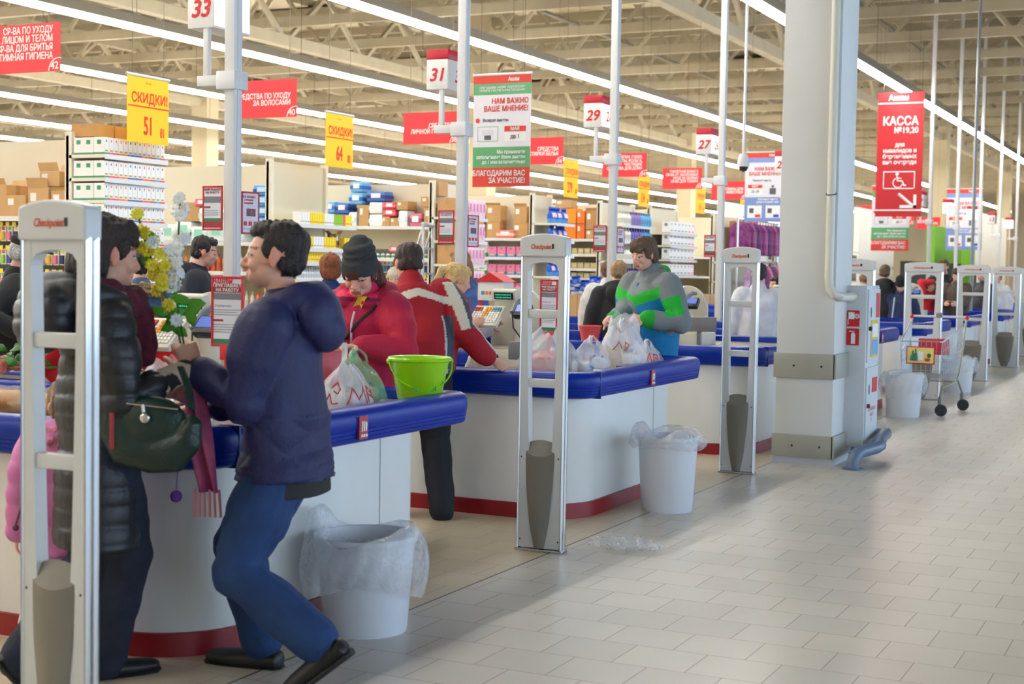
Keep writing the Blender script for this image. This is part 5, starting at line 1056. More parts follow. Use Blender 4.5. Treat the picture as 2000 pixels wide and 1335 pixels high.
def hand_pieces(m,W,d,n,side,L,curl=.5,spread=.08,thumb=.6,s=1.):
    """W wrist, d pointing along the hand, n palm normal, side = thumb side vector sign"""
    d=Vector(d).normalized(); n=Vector(n); n=(n-d*n.dot(d)).normalized(); t=d.cross(n)*side; k=L/.185*s
    W=Vector(W)
    m.tube([W-d*.02*k,W+d*.02*k,W+d*.055*k,W+d*.092*k],[(.027*k,.019*k),(.031*k,.016*k),(.039*k,.0155*k),(.04*k,.012*k)],14,lat=t)
    for off,ln,j in ((.03,.072,0),(.0105,.080,1),(-.0095,.074,2),(-.028,.058,3)):
        p=W+d*(.09-.006*abs(j-1))*k+t*off*k; a=0; pts=[p-d*.02*k,p]; dirv=(d+t*(off*spread*8)).normalized(); cu=curl*(1+.12*j)
        for q,fr in enumerate((.45,.32,.26)):
            a+=cu*(.55,.75,.5)[q]; v=dirv*math.cos(a)+n*math.sin(a); p=p+v*ln*fr*k; pts.append(p)
        r=[.0095,.0095,.0088,.0082,.0072]; limb(m,pts,[x*k for x in r],9)
    p=W+d*.022*k+t*.026*k; v=(d*.62+t*.75+n*(.25+thumb*.3)).normalized(); p2=p+v*.042*k; v2=(d*.85+t*.2+n*(.2+thumb*.6)).normalized(); p3=p2+v2*.032*k; p4=p3+(v2+n*thumb*.3).normalized()*.026*k
    limb(m,[p,p2,p3,p4],[.0135*k,.0115*k,.0105*k,.0085*k],9)
def cloth(key,rgb,rough=.85,bump=(60,.25),**k): return M('cloth '+key,rgb,rough,bump=bump,**k)
def surf(o,pts,off=.003,n=14):
    """lay a line onto the front of a garment (person faces -Y)"""
    out=[]; P=[Vector(p) for p in pts]
    for i in range(len(P)-1):
        for k in range(n+(i==len(P)-2)):
            p=P[i].lerp(P[i+1],k/n); h=o.ray_cast(Vector((p.x,-1.2,p.z)),Vector((0,1,0))); out.append((h[1]+Vector((0,-off,0))) if h[0] else p)
    return out
def human(name,loc,rz,H,label,P,cat='person'):
    e=empty('person',loc,label,cat,P.get('group'),rz)
    Mi=(Matrix.Translation(loc)@Matrix.Rotation(rz,4,'Z')).inverted()
    loc_=lambda w: Mi@Vector(w)
    hip=P.get('hip',.525)*H; lean=P.get('lean',0); side=P.get('side',0); tw=P.get('twist',0); vox=P.get('vox',.01); ex=P.get('bulk',1.)
    sh_w=P.get('sh',.118)*H; hh=.128*H*P.get('headk',1.); fem=P.get('fem',False)
    pel=Vector(P.get('pel',(0,0,0)))+Vector((0,0,hip)); T=rotm(tw,lean,side)
    def tp(x,y,z): return pel+T@Vector((x,y,z-hip))     # torso point in un-leaned coordinates
    neck=tp(0,.01*H,.835*H); Rh=rotm(P.get('hyaw',0),P.get('hpitch',0),P.get('hroll',0)); hb=tp(0,-.005*H,(.872+P.get('neckup',0))*H)
    hc=hb+Rh@Vector((0,-.012*H,.062*H)); P['_hc'],P['_hr'],P['_hh']=hc,[list(r) for r in Rh],hh
    ual,fal,hl=.176*H,.152*H,.104*H; th,shk=.25*H,.25*H
    J={}
    for s,k in ((1,'L'),(-1,'R')):
        S=tp(s*sh_w,.0,.805*H); tgt=P.get('hand'+k); 
        tg=loc_(tgt) if tgt is not None else S+Vector((s*.05*H,-.03*H,-.318*H))
        E_,Wr=ik(S,tg,ual,fal,P.get('elb'+k,(s*.5,1,-.4))); J['S'+k],J['E'+k],J['W'+k]=S,E_,Wr
        hj=pel+Vector((s*.052*H,0,-.01*H)); ft=P.get('foot'+k); ft=loc_(ft) if ft is not None else Vector((s*.06*H,0,.045*H))
        Kn,An=ik(hj,ft,th,shk,P.get('knee'+k,(s*.1,-1,0))); J['H'+k],J['K'+k],J['A'+k]=hj,Kn,An
    ky=P.get('ky',1.)
    def torso(m,g,z0=.47,z1=.835,top=True,belly=0,hem=0,hemr=None):
        """stack of elliptical rings with allowance g"""
        prof=[(.47,.088,.066),(.52,.098,.074),(.60,.082+belly,.064+belly),(.70,.094,.073),(.76,.100,.070),(.80,.092,.055),(.825,.055,.045),(.85,.036,.036)]
        pts=[];R=[]
        if hemr is not None:
            for zf,rx,ry in hemr: pts.append((pel+Vector((0,0,zf*H-hip)) if zf<.5 else tp(0,0,zf*H))); R.append((rx*H,ry*H*(.5+.5*ky)))
        for zf,rx,ry in prof:
            if zf<z0 or zf>z1: continue
            pts.append(tp(0,0,zf*H)); gg=g*H*(1 if zf<.79 else .6); R.append((rx*H+gg,(ry*H+gg)*(ky if zf<.79 else 1)))
        m.tube(pts,R,28,lat=T@Vector((1,0,0))); return m
    # --- body: one continuous skin
    m=MB(); head_pieces(m,hc,Rh,hh,fem); limb(m,[tp(0,.005*H,.80*H),neck,hb+Vector((0,0,.01*H))],[.04*H,.034*H if not fem else .03*H,.034*H if not fem else .03*H]); torso(m,-.012)
    for s,k in ((1,'L'),(-1,'R')):
        limb(m,[J['S'+k],J['E'+k],J['W'+k]],[.026*H,.021*H,.0165*H]); limb(m,[J['H'+k],J['K'+k],J['A'+k]],[.05*H,.033*H,.022*H])
        if P.get('hands',True):
            d=P.get('hd'+k) or tuple(J['W'+k]-J['E'+k])
            if P.get('hdw'+k): d=tuple(Mi.to_3x3()@Vector(P['hdw'+k]))
            nn=P.get('hn'+k) or (-s,0,-.3)
            if P.get('hnw'+k): nn=tuple(Mi.to_3x3()@Vector(P['hnw'+k]))
            tv=Vector(d).cross(Vector(nn)); sg=P.get('ts'+k)
            if sg is None: sg=1 if tv.dot(Vector((0,-1,.4)))>0 else -1
            hand_pieces(m,J['W'+k],d,nn,sg,hl*P.get('hs',1.),P.get('curl'+k,.45),thumb=P.get('thumb'+k,.6))
    body=blob('body',m,M('skin %s'%P.get('skinkey','a'),P['skin'],.5,vcol=True,spec=.35,sub=.08),e,vox*.62,3,col=skin_col(P))
    P['_J']=J; P['_tp']=tp; P['_T']=T
    # --- trousers and shoes
    if 'trousers' in P:
        mt,w=P['trousers'][:2]; m=MB(); torso(m,.004,z1=.6)
        for k in 'LR':
            a,b,c=J['H'+k],J['K'+k],J['A'+k]+(J['K'+k]-J['A'+k]).normalized()*P.get('cuffup',-.012)*H; limb(m,[a,a.lerp(b,.5),b,b.lerp(c,.5),c],[.056*H*min(w,1.15),.052*H*w,.042*H*w,.040*H*w,.036*H*w])
        sd=len(label); blob('trousers',m,mt,e,vox,3,disp=lambda co:.004*nz(co*np.array([1,1,1.6]),34,sd))
    if 'shoes' in P:
        sk=P.get('shoek',1.)
        for s,k in ((1,'L'),(-1,'R')):
            a=J['A'+k]; sh=a-J['K'+k]; f=P.get('toe'+k) or (0.08*s,-1,0); f=Vector(f).normalized(); up=Vector(P.get('up'+k,(0,0,1))); lt=f.cross(up).normalized(); m=MB(); u=up
            o=a-u*.03*H
            m.tube([o-f*.036*H*sk,o-f*.03*H*sk,o+f*.02*H*sk,o+f*.075*H*sk,o+f*.11*H*sk,o+f*.122*H*sk],[(.012*H*sk,.012*H*sk),(.024*H*sk,.02*H*sk),(.025*H*sk,.022*H*sk),(.029*H*sk,.018*H*sk),(.024*H*sk,.013*H*sk),(.01*H*sk,.007*H*sk)],16,lat=lt)
            limb(m,[o+u*.005*H*sk,o+u*.045*H*sk],[.024*H*sk,.026*H*sk]); sh_=blob('shoe',m,P['shoes'],e,.007,2)
            m=MB(); m.tube([o-f*.038*H*sk-u*.016*H*sk,o-f*.03*H*sk-u*.016*H*sk,o+f*.075*H*sk-u*.014*H*sk,o+f*.112*H*sk-u*.013*H*sk,o+f*.125*H*sk-u*.01*H*sk],[(.012*H*sk,.007*H*sk),(.025*H*sk,.007*H*sk),(.03*H*sk,.007*H*sk),(.025*H*sk,.006*H*sk),(.008*H*sk,.004*H*sk)],16,lat=lt); m.build('sole',P.get('sole',M('shoe sole',(26,24,24),.6)),sh_)
    # --- upper garment
    if 'coat' in P:
        Q=P['coat']; g=Q.get('g',.016)*ex; hem=Q.get('hem',.49); m=MB()
        if hem<.47:
            fl=Q.get('flare',.02); kz=np.linspace(hem,.5,5)
            hemr=[(z,.098+g+fl*(.5-z)/(.5-hem),.078+g+fl*(.5-z)/(.5-hem)) for z in kz]; torso(m,g,z0=.51,z1=.83,hemr=hemr,belly=Q.get('belly',.01))
        else: torso(m,g,z0=hem if hem>.47 else .47,z1=.83,belly=Q.get('belly',.016),hemr=[(hem,.088+g*.8,.070+g*.8),(hem+.02,.095+g,.076+g)])
        rs=Q.get('sleeve',1.)
        for s,k in ((1,'L'),(-1,'R')):
            S,E_,W_=J['S'+k],J['E'+k],J['W'+k]; cu=Q.get('cuff',.93)
            limb(m,[S+T@Vector((-s*.02*H,0,-.01*H)),S.lerp(E_,.5),E_,E_.lerp(W_,.5),E_.lerp(W_,cu)],[(.048*H)*rs,(.043*H)*rs,(.037*H)*rs,(.033*H)*rs,(.027*H)*rs])
        if Q.get('collar',True): limb(m,[tp(0,.008*H,.815*H),tp(0,.004*H,.84*H+Q.get('colh',0)*H)],[.055*H,.05*H])
        if Q.get('hood'):
            hk=Q['hood']
            for a in np.linspace(-2.6,2.6,29):      # soft roll round the neck, highest at the back, and the hood pouch behind
                cz=math.cos(a); m.ell(tp(.068*H*math.sin(a)*hk,.014*H+.058*H*cz*hk,(.842+.016*cz)*H),(.034*H*hk*(.8+.2*cz),)*3,12)
            m.ell(tp(0,.082*H*hk,.815*H),(.085*H*hk,.045*H*hk,.062*H*hk),18); m.ell(tp(0,.092*H*hk,.79*H),(.062*H*hk,.04*H*hk,.05*H*hk),18)
        dsp=Q.get('disp'); sd=len(label)*3
        o=blob(Q.get('name','jacket'),m,Q['mat'],e,vox,Q.get('it',3),disp=(lambda co:Q.get('fold',.006)*nz(co,Q.get('fsc',22),sd)+(dsp(co,H) if dsp else 0)),col=(lambda co,no:Q['col'](co,P)) if 'col' in Q else None); P['_coat']=o
    # --- hair / hat
    hr=P.get('hair')
    def hp(x,y,z): return hc+Rh@Vector((x*hh,-y*hh,z*hh))
    def HE(m,x,y,z,r): m.ell(hp(x,y,z),tuple(v*hh for v in r),18,rot=Rh)
    P['_hp']=hp
    if hr:
        m=MB(); st,hm=hr[:2]; hat='hat' in P
        def HE(m,x,y,z,r):
            if hat and (z>.1 and abs(x)<.25): return
            m.ell(hp(x,y,z),tuple(v*hh for v in r),18,rot=Rh)
        if st in('short','crop'):
            HE(m,0,-.12,.19,(.365,.41,.37)); HE(m,0,-.25,-.02,(.30,.25,.28)); HE(m,0,.14,.38,(.27,.24,.16)); 
            for sx in (-1,1): HE(m,sx*.285,.05,.12,(.06,.12,.16)); HE(m,sx*.27,-.2,-.1,(.07,.12,.15))
        if st=='mop':
            HE(m,0,-.10,.2,(.38,.43,.39)); HE(m,0,-.25,-.05,(.32,.27,.3)); HE(m,0,.17,.34,(.31,.27,.22)); HE(m,.1,.3,.22,(.2,.12,.12)); HE(m,-.1,.3,.22,(.18,.12,.1))
            for sx in (-1,1): HE(m,sx*.30,.05,.06,(.07,.15,.2)); HE(m,sx*.28,-.2,-.15,(.09,.14,.2))
        if st=='bob':
            HE(m,0,-.12,.18,(.39,.45,.39)); HE(m,0,-.24,-.15,(.36,.30,.38)); HE(m,0,.16,.30,(.33,.26,.24)); HE(m,0,.33,.2,(.24,.09,.1))
            for sx in (-1,1): HE(m,sx*.30,-.24,-.05,(.10,.14,.3)); HE(m,sx*.295,.10,.10,(.07,.12,.17)); HE(m,sx*.31,-.04,.13,(.07,.2,.12))
        if st in('pony','bun','long'):
            HE(m,0,-.12,.18,(.375,.43,.38)); HE(m,0,-.25,-.08,(.32,.26,.3)); HE(m,0,.15,.33,(.29,.24,.18))
            for sx in (-1,1): HE(m,sx*.30,.0,.03,(.07,.16,.2))
            if st=='bun': HE(m,0,-.58,.2,(.17,.17,.17))
            if st=='pony': limb(m,[hp(0,-.5,.2),hp(0,-.68,.1),hp(.02,-.72,-.25),hp(.05,-.68,-.5)],[.12*hh,.13*hh,.11*hh,.05*hh])
            if st=='long':
                for sx in (-1,0,1): limb(m,[hp(sx*.22,-.28,.0),hp(sx*.26,-.34,-.35),hp(sx*.27,-.36,-.72)],[.2*hh,.19*hh,.12*hh])
        sd=len(label)*7; q=np.array([list(r) for r in Rh])
        blob('hair',m,hm,e,max(vox*.55,.006),2,disp=lambda co:.005*nz(((co-np.array(hc))@q)*np.array([1,1,.12]),170,sd)+.003*nz(co,36,sd+1))
    if 'hat' in P:
        kind,hm=P['hat'][:2]; m=MB()
        def HE(m,x,y,z,r): m.ell(hp(x,y,z),tuple(v*hh for v in r),18,rot=Rh)
        if kind=='beanie':
            HE(m,0,-.06,.17,(.40,.47,.36)); HE(m,0,-.12,.46,(.34,.40,.26)); HE(m,0,-.2,.56,(.27,.30,.18)); HE(m,.0,-.05,.12,(.41,.475,.22))
            q=np.array([list(r) for r in Rh])
            def fold(co):
                z=((co-np.array(hc))@q)[:,2]/hh; return np.where(z>.3,.006*np.sin(z*46+2*nz(co,14,5)),0)+.002*nz(co,60,3)
            o=blob('beanie',m,hm,e,.007,3,disp=fold)
        if kind=='pom':
            HE(m,0,-.06,.2,(.40,.46,.40)); o=blob('hat',m,hm,e,.012,2,disp=lambda co:.004*nz(co,120,2)); m=MB(); HE(m,0,-.1,.72,(.19,.19,.18)); blob('pompom',m,P['hat'][2],o,.01,1,disp=lambda co:.01*nz(co,150,2))
        if kind=='cap':
            HE(m,0,-.05,.28,(.40,.49,.20)); HE(m,0,.42,.19,(.27,.24,.045)); HE(m,0,-.1,.2,(.37,.42,.12)); blob('cap',m,hm,e,.008,3)
    return e
SK=(226,172,148); hairm=lambda k,c:M('hair '+k,c,.55,noise=(90,tuple(min(255,int(v*1.35)+8) for v in c),.5),bump=(140,.5))
jeans=M('jeans',(28,62,112),.8,noise=(7,(22,48,92),.8),bump=(220,.2)); djeans=M('dark jeans',(20,26,44),.8,noise=(7,(26,34,56),.7),bump=(220,.2)); blackshoe=M('shoe black',(24,22,22),.5)
navy=M('navy quilt',(31,34,84),.62,noise=(14,(26,28,72),.6),bump=(90,.15)); coatm=M('black quilt',(33,33,36),.46,noise=(9,(26,26,29),.5),bump=(50,.1)); clothv=M('cloth printed',(200,200,200),.8,vcol=True,bump=(90,.2))
def strap(name,pts,r,mat,par,n=8): return MB().tube(pts,r,n).build(name,mat,par)
# --- teenager in a navy hooded jacket walking past the first counter
def navyd(co,H):
    z=co[:,2]; y=co[:,1]; x=co[:,0]; a=(z<.60*H)&(z>.485*H)
    dia=np.abs(np.sin(24*(y+z)))*np.abs(np.sin(24*(y-z))); return .008*a*np.sqrt(dia)-.006*(z<.475*H)
P1=dict(skin=(222,170,146),haircol=(38,28,24),hair=('short',hairm('dark brown',(34,27,25))),vox=.009,lean=.04,hip=.505,bulk=1.15,hyaw=.22,hpitch=-.02,headk=1.17,sh=.125,neckup=.014,
 handL=(4.20,3.30,1.13),elbL=(.35,1,-1.6),hdL=(-.1,-.45,.95),hnL=(-.75,-.5,0),curlL=1.25,thumbL=.9,
 handR=(4.5,3.46,.955),elbR=(-.6,1,-.3),curlR=.4,hdR=(-.3,-1,-.3),
 footL=(4.22,2.76,.20),kneeL=(.05,-1,.1),footR=(4.50,3.20,.075),kneeR=(0,-1,0),toeL=(.05,-.75,-.62),upL=(0,-.62,.75),toeR=(-.1,-1,-.02),shoek=1.22,cuffup=.02,hs=1.22,
 trousers=(jeans,1.42),shoes=blackshoe,ky=.80,coat=dict(mat=navy,g=.026,hem=.455,hood=1.06,disp=navyd,fold=.009,fsc=19,sleeve=1.36,cuff=.84,belly=.02))
tee=human('teen',(4.40,3.04,0),math.pi+.25,1.63,'teenage boy in a navy quilted hooded jacket and blue jeans walking past the first counter',P1)
tp=P1['_tp']; m=MB(); m.tube([tp(0,0,.42*1.63),tp(0,0,.47*1.63)],[(.192,.155),(.19,.152)],28,lat=(1,0,0)); blob('shirt_hem',m,M('charcoal knit',(48,48,48),.9),tee,.01,2)
# --- woman in a long black quilted coat
def quilt(co,H):
    z=co[:,2]; return .011*np.abs(np.sin(math.pi*z/.066+.5*np.sin(co[:,0]*6)))**.3-.009
P2=dict(skin=(214,164,140),haircol=(44,30,25),hair=('bob',hairm('chestnut',(42,30,26))),fem=True,vox=.009,lean=-.01,hip=.53,hyaw=.1,hpitch=.12,sh=.112,headk=1.22,neckup=.006,
 handR=(4.13,3.315,1.125),elbR=(-.3,.9,-.8),curlR=.7,hnR=(.5,-.6,-.4),handL=(4.38,3.55,1.03),elbL=(1,.8,-.6),
 footR=(4.10,3.62,.075),footL=(3.87,3.80,.11),toeL=(.05,-.6,-.8),upL=(0,-.8,.6),toeR=(0,-1,0),kneeL=(0,-1,0),
 trousers=(djeans,1.25),shoes=blackshoe,ky=.86,coat=dict(name='coat',mat=coatm,g=.014,hem=.315,flare=.006,hood=1.3,disp=quilt,it=2,fold=.004,sleeve=1.18,cuff=.38,belly=.024))
wom=human('woman',(3.99,3.565,0),math.pi/2-.55,1.645,'woman in a long black quilted coat and maroon scarf behind the nearest gate',P2)
tp=P2['_tp']; J=P2['_J']; H=1.645; m=MB()
for a in np.linspace(0,6.28,13)[:-1]: m.ell(tp(.062*H*math.sin(a),-.018*H-.062*H*math.cos(a),(.845-.016*math.cos(a))*H),(.058,.055,.065),12)
limb(m,[tp(-.01,-.085*H,.81*H),tp(-.01,-.098*H,.76*H),tp(-.02,-.10*H,.715*H)],[.055,.052,.04]); blob('scarf',m,M('scarf maroon',(96,20,44),.9,noise=(18,(60,12,30),.8),bump=(60,.4)),wom,.009,3,disp=lambda co:.008*nz(co,50,4))
def cuffc(co,P):
    c=np.tile(rgbl(190,170,150),(len(co),1)); k=nz(co*np.array([1,1,1]),60,9)>.55; c[k]=rgbl(34,28,28); return c
m=MB(); limb(m,[J['ER'].lerp(J['WR'],.42),J['ER'].lerp(J['WR'],.75),J['ER'].lerp(J['WR'],1.1)],[.05,.047,.042]); blob('knit_cuff',m,clothv,wom,.008,2,col=lambda co,no:cuffc(co,P2))
# --- green shoulder bag with charm, hanging from her shoulder
iw=lambda x,y,z:(x,y,z)
bagm_=M('bag leather green',(16,44,36),.38,noise=(6,(10,30,26),.6),bump=(70,.15))
e=empty('shoulder_bag',(3.93,3.275,.865),'dark green leather shoulder bag with metal charm at the hip of the woman in black','handbag',None,-math.pi/2+.3); e.scale=(.90,.9,.86)
m=MB(); 
for f_ in range(1):
    m.tube([(-.155,0,.27),(-.15,0,.2),(-.13,0,.1),(-.09,0,.02),(.0,0,.0),(.09,0,.01),(.15,0,.06),(.17,0,.13),(.165,0,.19)],[(.012,.03),(.05,.045),(.085,.055),(.09,.055),(.08,.05),(.085,.055),(.06,.05),(.035,.045),(.01,.03)],18,lat=(0,0,1)); m.ell((0,0,.12),(.15,.055,.11),20)
b_=blob('body',m,bagm_,e,.008,4,disp=lambda co:.003*nz(co,30,3)); 
MB().tube([(-.155,0,.255),(-.17,.015,.36),(-.21,.05,.5),(-.235,.10,.6)],[(.016,.005)]*4,8).build('strap',bagm_,e); MB().tube([(.165,0,.18),(.14,.03,.26),(.08,.10,.34)],[(.016,.005)]*3,8).build('strap',bagm_,e)
MB().tube([(-.1,-.055,.205),(.13,-.052,.185)],.003,6).build('zip',chrome,e); MB().tube([(-.005,-.062,.2),(.0,-.066,.17)],.007,6).ell((.004,-.068,.148),(.02,.006,.02),14).build('charm',chrome,e)
MB().box(-.14,-.12,-.06,-.05,.02,.17,bev=.004).build('red_tag',M('tag red',(150,50,60),.5),e)
# --- tasselled scarf end hanging below the bag
e=empty('tasselled_scarf',(4.16,3.275,.70),'pink and purple tasselled scarf end with a purple bobble hanging beside the green bag','scarf',None,.3)
m=MB(); m.grid(lambda u,v:(.02*math.sin(u*9+v*4)+.02*v,(u-.5)*.075-.05*v,.36-.36*v),12,16); m.grid(lambda u,v:(.012+.02*math.sin(u*9+v*4)+.02*v,(u-.5)*.075-.05*v,.36-.36*v),12,16); m.build('cloth',M('scarf pink',(176,84,110),.9,noise=(9,(120,30,90),.8)),e,ang=None)
for k in range(6): MB().tube([(.02,-.09+.018*k,.01),(.025,-.095+.02*k,-.09)],.005,5).build('tassel',M('tassel pink',(206,120,120),.9),e)
MB().tube([(.02,.06,.16),(.02,.07,.0)],.002,5).ell((.02,.07,-.02),(.022,)*3,14).build('bobble',M('bobble purple',(96,50,140),.9,bump=(90,.6)),e)
# --- little girl in pink between the gate and the counter
P=dict(skin=(236,190,168),haircol=(130,100,70),hair=('bob',hairm('fair brown',(126,98,66))),fem=True,vox=.009,headk=1.35,hip=.5,hyaw=.0,hpitch=.15,sh=.115,skinkey='g',lids=True,handL=None,
 trousers=(M('pink tights',(196,130,160),.8),1.2),shoes=M('boot mauve',(120,70,100),.6),coat=dict(mat=M('pink down',(206,120,176),.6,noise=(12,(190,100,160),.6)),g=.034,hem=.42,hood=1.2,sleeve=1.5,disp=lambda co,H:.006*np.abs(np.sin(co[:,2]*40)),belly=.03))
girl=human('girl',(4.13,3.83,0),math.pi/2+.9,1.05,'little girl in a pink down jacket half hidden behind the nearest gate',P)
m=MB(); 
for a in np.linspace(-2.4,2.4,13): m.ell(P['_tp'](.10*math.sin(a),.05+.075*math.cos(a),.875),(.038,.035,.038),10)
blob('fur_trim',m,M('fur pink',(216,130,160),.95,bump=(90,.8)),girl,.008,1,disp=lambda co:.012*nz(co,170,8)); MB().tube([P['_tp'](.12,.08,.84),P['_tp'](.16,.12,.7),P['_tp'](.2,.13,.57)],.004,6).ell(P['_tp'](.2,.13,.56),(.012,)*3,8).build('drawstring',M('cord mauve',(110,50,80),.7),girl)
m=MB(); m.grid(lambda u,v:(.16*math.cos(u*6.28)*(.6+.5*v),.16*math.sin(u*6.28)*(.6+.5*v),.52-.34*v),30,10,wrapu=True); m.build('skirt',M('tulle pale',(226,206,214),.8,alpha=.8),girl,ang=None)
# --- woman in raspberry jacket and grey beanie
def rasp(co,P):
    T=np.array([list(r) for r in P['_T']]); c=np.tile(rgbl(172,14,66),(len(co),1)); x,y,z=co[:,0],co[:,1],co[:,2]
    k=(np.abs(x)>.15)&(z>1.02)&(z<1.30); c[k]=rgbl(186,22,60); k=(z>1.34)&(np.abs(x)<.12); c[k]=rgbl(226,40,92); k=(z>1.325)&(z<1.345)&(np.abs(x)<.14); c[k]=rgbl(120,10,60); return c
P3=dict(skin=(224,172,150),haircol=(70,40,28),hair=('long',hairm('auburn',(74,44,30))),hat=('beanie',M('beanie grey',(62,64,66),.95,bump=(200,.5))),fem=True,vox=.009,lean=.06,hip=.53,hyaw=.12,hpitch=.42,lids=True,sh=.122,headk=1.24,
 handL=(6.47,4.02,1.10),elbL=(1,.6,-.6),hdL=(-.75,-.75,-.05),hnL=(-.2,-.3,-1),curlL=.7,handR=(6.46,4.24,1.09),elbR=(-1,.6,-.6),hdR=(.4,-.9,-.05),hnR=(.2,-.3,-1),curlR=.6,
 trousers=(djeans,1.2),shoes=blackshoe,coat=dict(mat=clothv,g=.032,hem=.44,hood=1.25,fold=.008,sleeve=1.5,cuff=.92,belly=.03,col=rasp,colh=.02))
e3=human('beanie woman',(6.82,4.20,0),-math.pi/2+.12,1.60,'woman in a raspberry jacket and dark grey beanie holding a receipt',P3)
tp=P3['_tp']; H=1.6; hp=P3['_hp']
MB().box(-.03,.03,-.004,.004,-.02,.02).build('beanie_patch',M('patch leather',(84,48,34),.7),e3).matrix_local=Matrix.Translation(hp(.0,.445,.12))@rotm(.12,.42).to_4x4()
fy=-.145
strap('zip',surf(P3['_coat'],[tp(0,fy,.5*H),tp(0,fy,.62*H),tp(0,fy,.72*H),tp(.005,fy,.80*H)]),(.006,.003),M('zip white',(226,214,214),.5),e3)
strap('bag_strap',surf(P3['_coat'],[tp(-.16,fy,.58*H),tp(-.09,fy,.66*H),tp(.03,fy,.76*H),tp(.12,-.03,.82*H)]),(.009,.004),M('strap black',(26,24,26),.6),e3)
MB().grid(lambda u,v:tuple(tp(-.02+.05*u+.05*v,-.115-.02*v+.01*math.sin(u*3),(.80+.05*v)*H)),6,6).grid(lambda u,v:tuple(tp(-.02+.05*u+.05*v,-.108-.02*v+.01*math.sin(u*3),(.80+.05*v)*H)),6,6).build('collar_flap',M('flap yellow',(226,190,50),.7),e3,ang=None)
q=surf(P3['_coat'],[tp(.09,fy,.715*H),tp(.09,fy,.716*H)],.004)[0]; MB().prism([(q.x-.016,q.z-.008),(q.x+.016,q.z-.008),(q.x+.008,q.z+.003),(q.x,q.z+.011),(q.x-.008,q.z+.003)],q.y-.006,q.y,'y').build('chest_logo',wht,e3,smooth=False)
o=MB().grid(lambda u,v:((u-.5)*.06,.012*math.sin(v*5),-.13*v),6,10).build('receipt',M('receipt paper',(236,232,236),.6),ang=None,loc=(6.36,4.06,1.12),rz=-1.3); tag(o,'white till receipt held by the woman in the grey beanie','receipt')
# --- man in the red sports jacket leaning on the second counter
def redj(co,P):
    c=np.tile(rgbl(164,12,30),(len(co),1)); x,y,z=co[:,0],co[:,1],co[:,2]; q=P['_inv'](co); xx,zz=q[:,0],q[:,2]/1.70
    k=(np.abs(xx)<.30)&(zz>.772-.16*np.abs(xx))&(zz<.803-.16*np.abs(xx)); c[k]=rgbl(206,200,184)
    k=(np.abs(xx)>.135)&(np.abs(xx)<.2)&(zz<.70); c[k]=rgbl(66,74,84); k=(np.abs(xx)>.125)&(np.abs(xx)<=.138)&(zz<.70); c[k]=rgbl(196,196,200)
    for kx in 'LR':
        S,E_,W_=[np.array(P['_J'][j+kx]) for j in 'SEW']
        for a,b in ((S,E_),(E_,W_)):
            d=b-a; L=np.linalg.norm(d); d/=L; t=(co-a)@d; r=co-a-np.outer(t,d); ins=(t>-.02)&(t<L+.02)&(np.linalg.norm(r,axis=1)<.14)
            up=np.array([0,0,1.])-d*d[2]; up/=np.linalg.norm(up)+1e-6; s_=np.cross(d,up); an=np.arctan2(r@up,r@s_)
            k=ins&(np.abs(an-1.2)<.36); c[k]=rgbl(206,200,184); k=ins&(an-1.2>=.36)&(an-1.2<.7); c[k]=rgbl(70,80,90)
    return c
def mkinv(P):
    pel=None
    def f(co): 
        o=np.array(P['_o']); T=np.array([list(r) for r in P['_T']]); q=(co-o)@T; q[:,2]+=o[2]; return q
    return f
P4=dict(skin=(222,168,146),haircol=(52,36,30),hair=('short',hairm('brown black',(50,36,30))),vox=.009,lean=.27,side=.05,hip=.53,hyaw=.12,hpitch=.34,sh=.128,headk=1.05,neckup=-.012,
 handR=(7.92,3.97,.955),elbR=(-.25,.7,-1),hdwR=(.20,-.60,-.42),hnwR=(.55,.25,-.8),curlR=.35,handL=(8.05,4.75,1.0),elbL=(.6,.5,-.6),
 footL=(7.62,4.46,.075),footR=(7.68,4.18,.075),trousers=(M('black trousers',(26,30,38),.8,noise=(6,(20,24,32),.6)),1.3),shoes=blackshoe,coat=dict(mat=clothv,g=.034,hem=.50,fold=.009,sleeve=1.36,cuff=.84,belly=.03,colh=.004,col=redj))
P4['_o']=(0,0,.53*1.70); P4['_inv']=mkinv(P4)
e4=human('red man',(7.62,4.31,0),2.30,1.70,'man in a red, white and grey sports jacket leaning on the second counter',P4)
# --- boy in the green, grey and blue jacket
def grnj(co,P):
    c=np.tile(rgbl(120,128,132),(len(co),1)); x,y,z=co[:,0],co[:,1],co[:,2]; zc=1.265+.36*np.abs(x)+0*z
    arm=np.zeros(len(co),bool)
    for kx in 'LR':
        S,E_,W_=[np.array(P['_J'][j+kx]) for j in 'SEW']
        for n_,(a,b) in enumerate(((S,E_),(E_,W_))):
            d=b-a; L=np.linalg.norm(d); d/=L; t=(co-a)@d; r=co-a-np.outer(t,d); ins=(t>(.0 if n_==0 else -.1))&(t<L+.05)&((np.linalg.norm(r,axis=1)<.078)|((np.abs(x)>.225)&(np.linalg.norm(r,axis=1)<.14)) if n_==0 else (np.linalg.norm(r,axis=1)<.12))
            arm|=ins
            if n_==0: k=ins&(r@np.array([0,-1,0.])>.012)&(t>.12)&(t<.27); c[k]=rgbl(20,170,50)
            else: k=ins&(t>L*.80); c[k]=rgbl(16,160,40)
    b=~arm; k=b&(z<zc-.03); c[k]=rgbl(6,122,178); k=b&(z>=zc-.03)&(z<zc+.055); c[k]=rgbl(30,176,46); k=b&(z>1.47)&(np.abs(x)<.16)&(y>0.02); c[k]=rgbl(24,160,48)
    return c
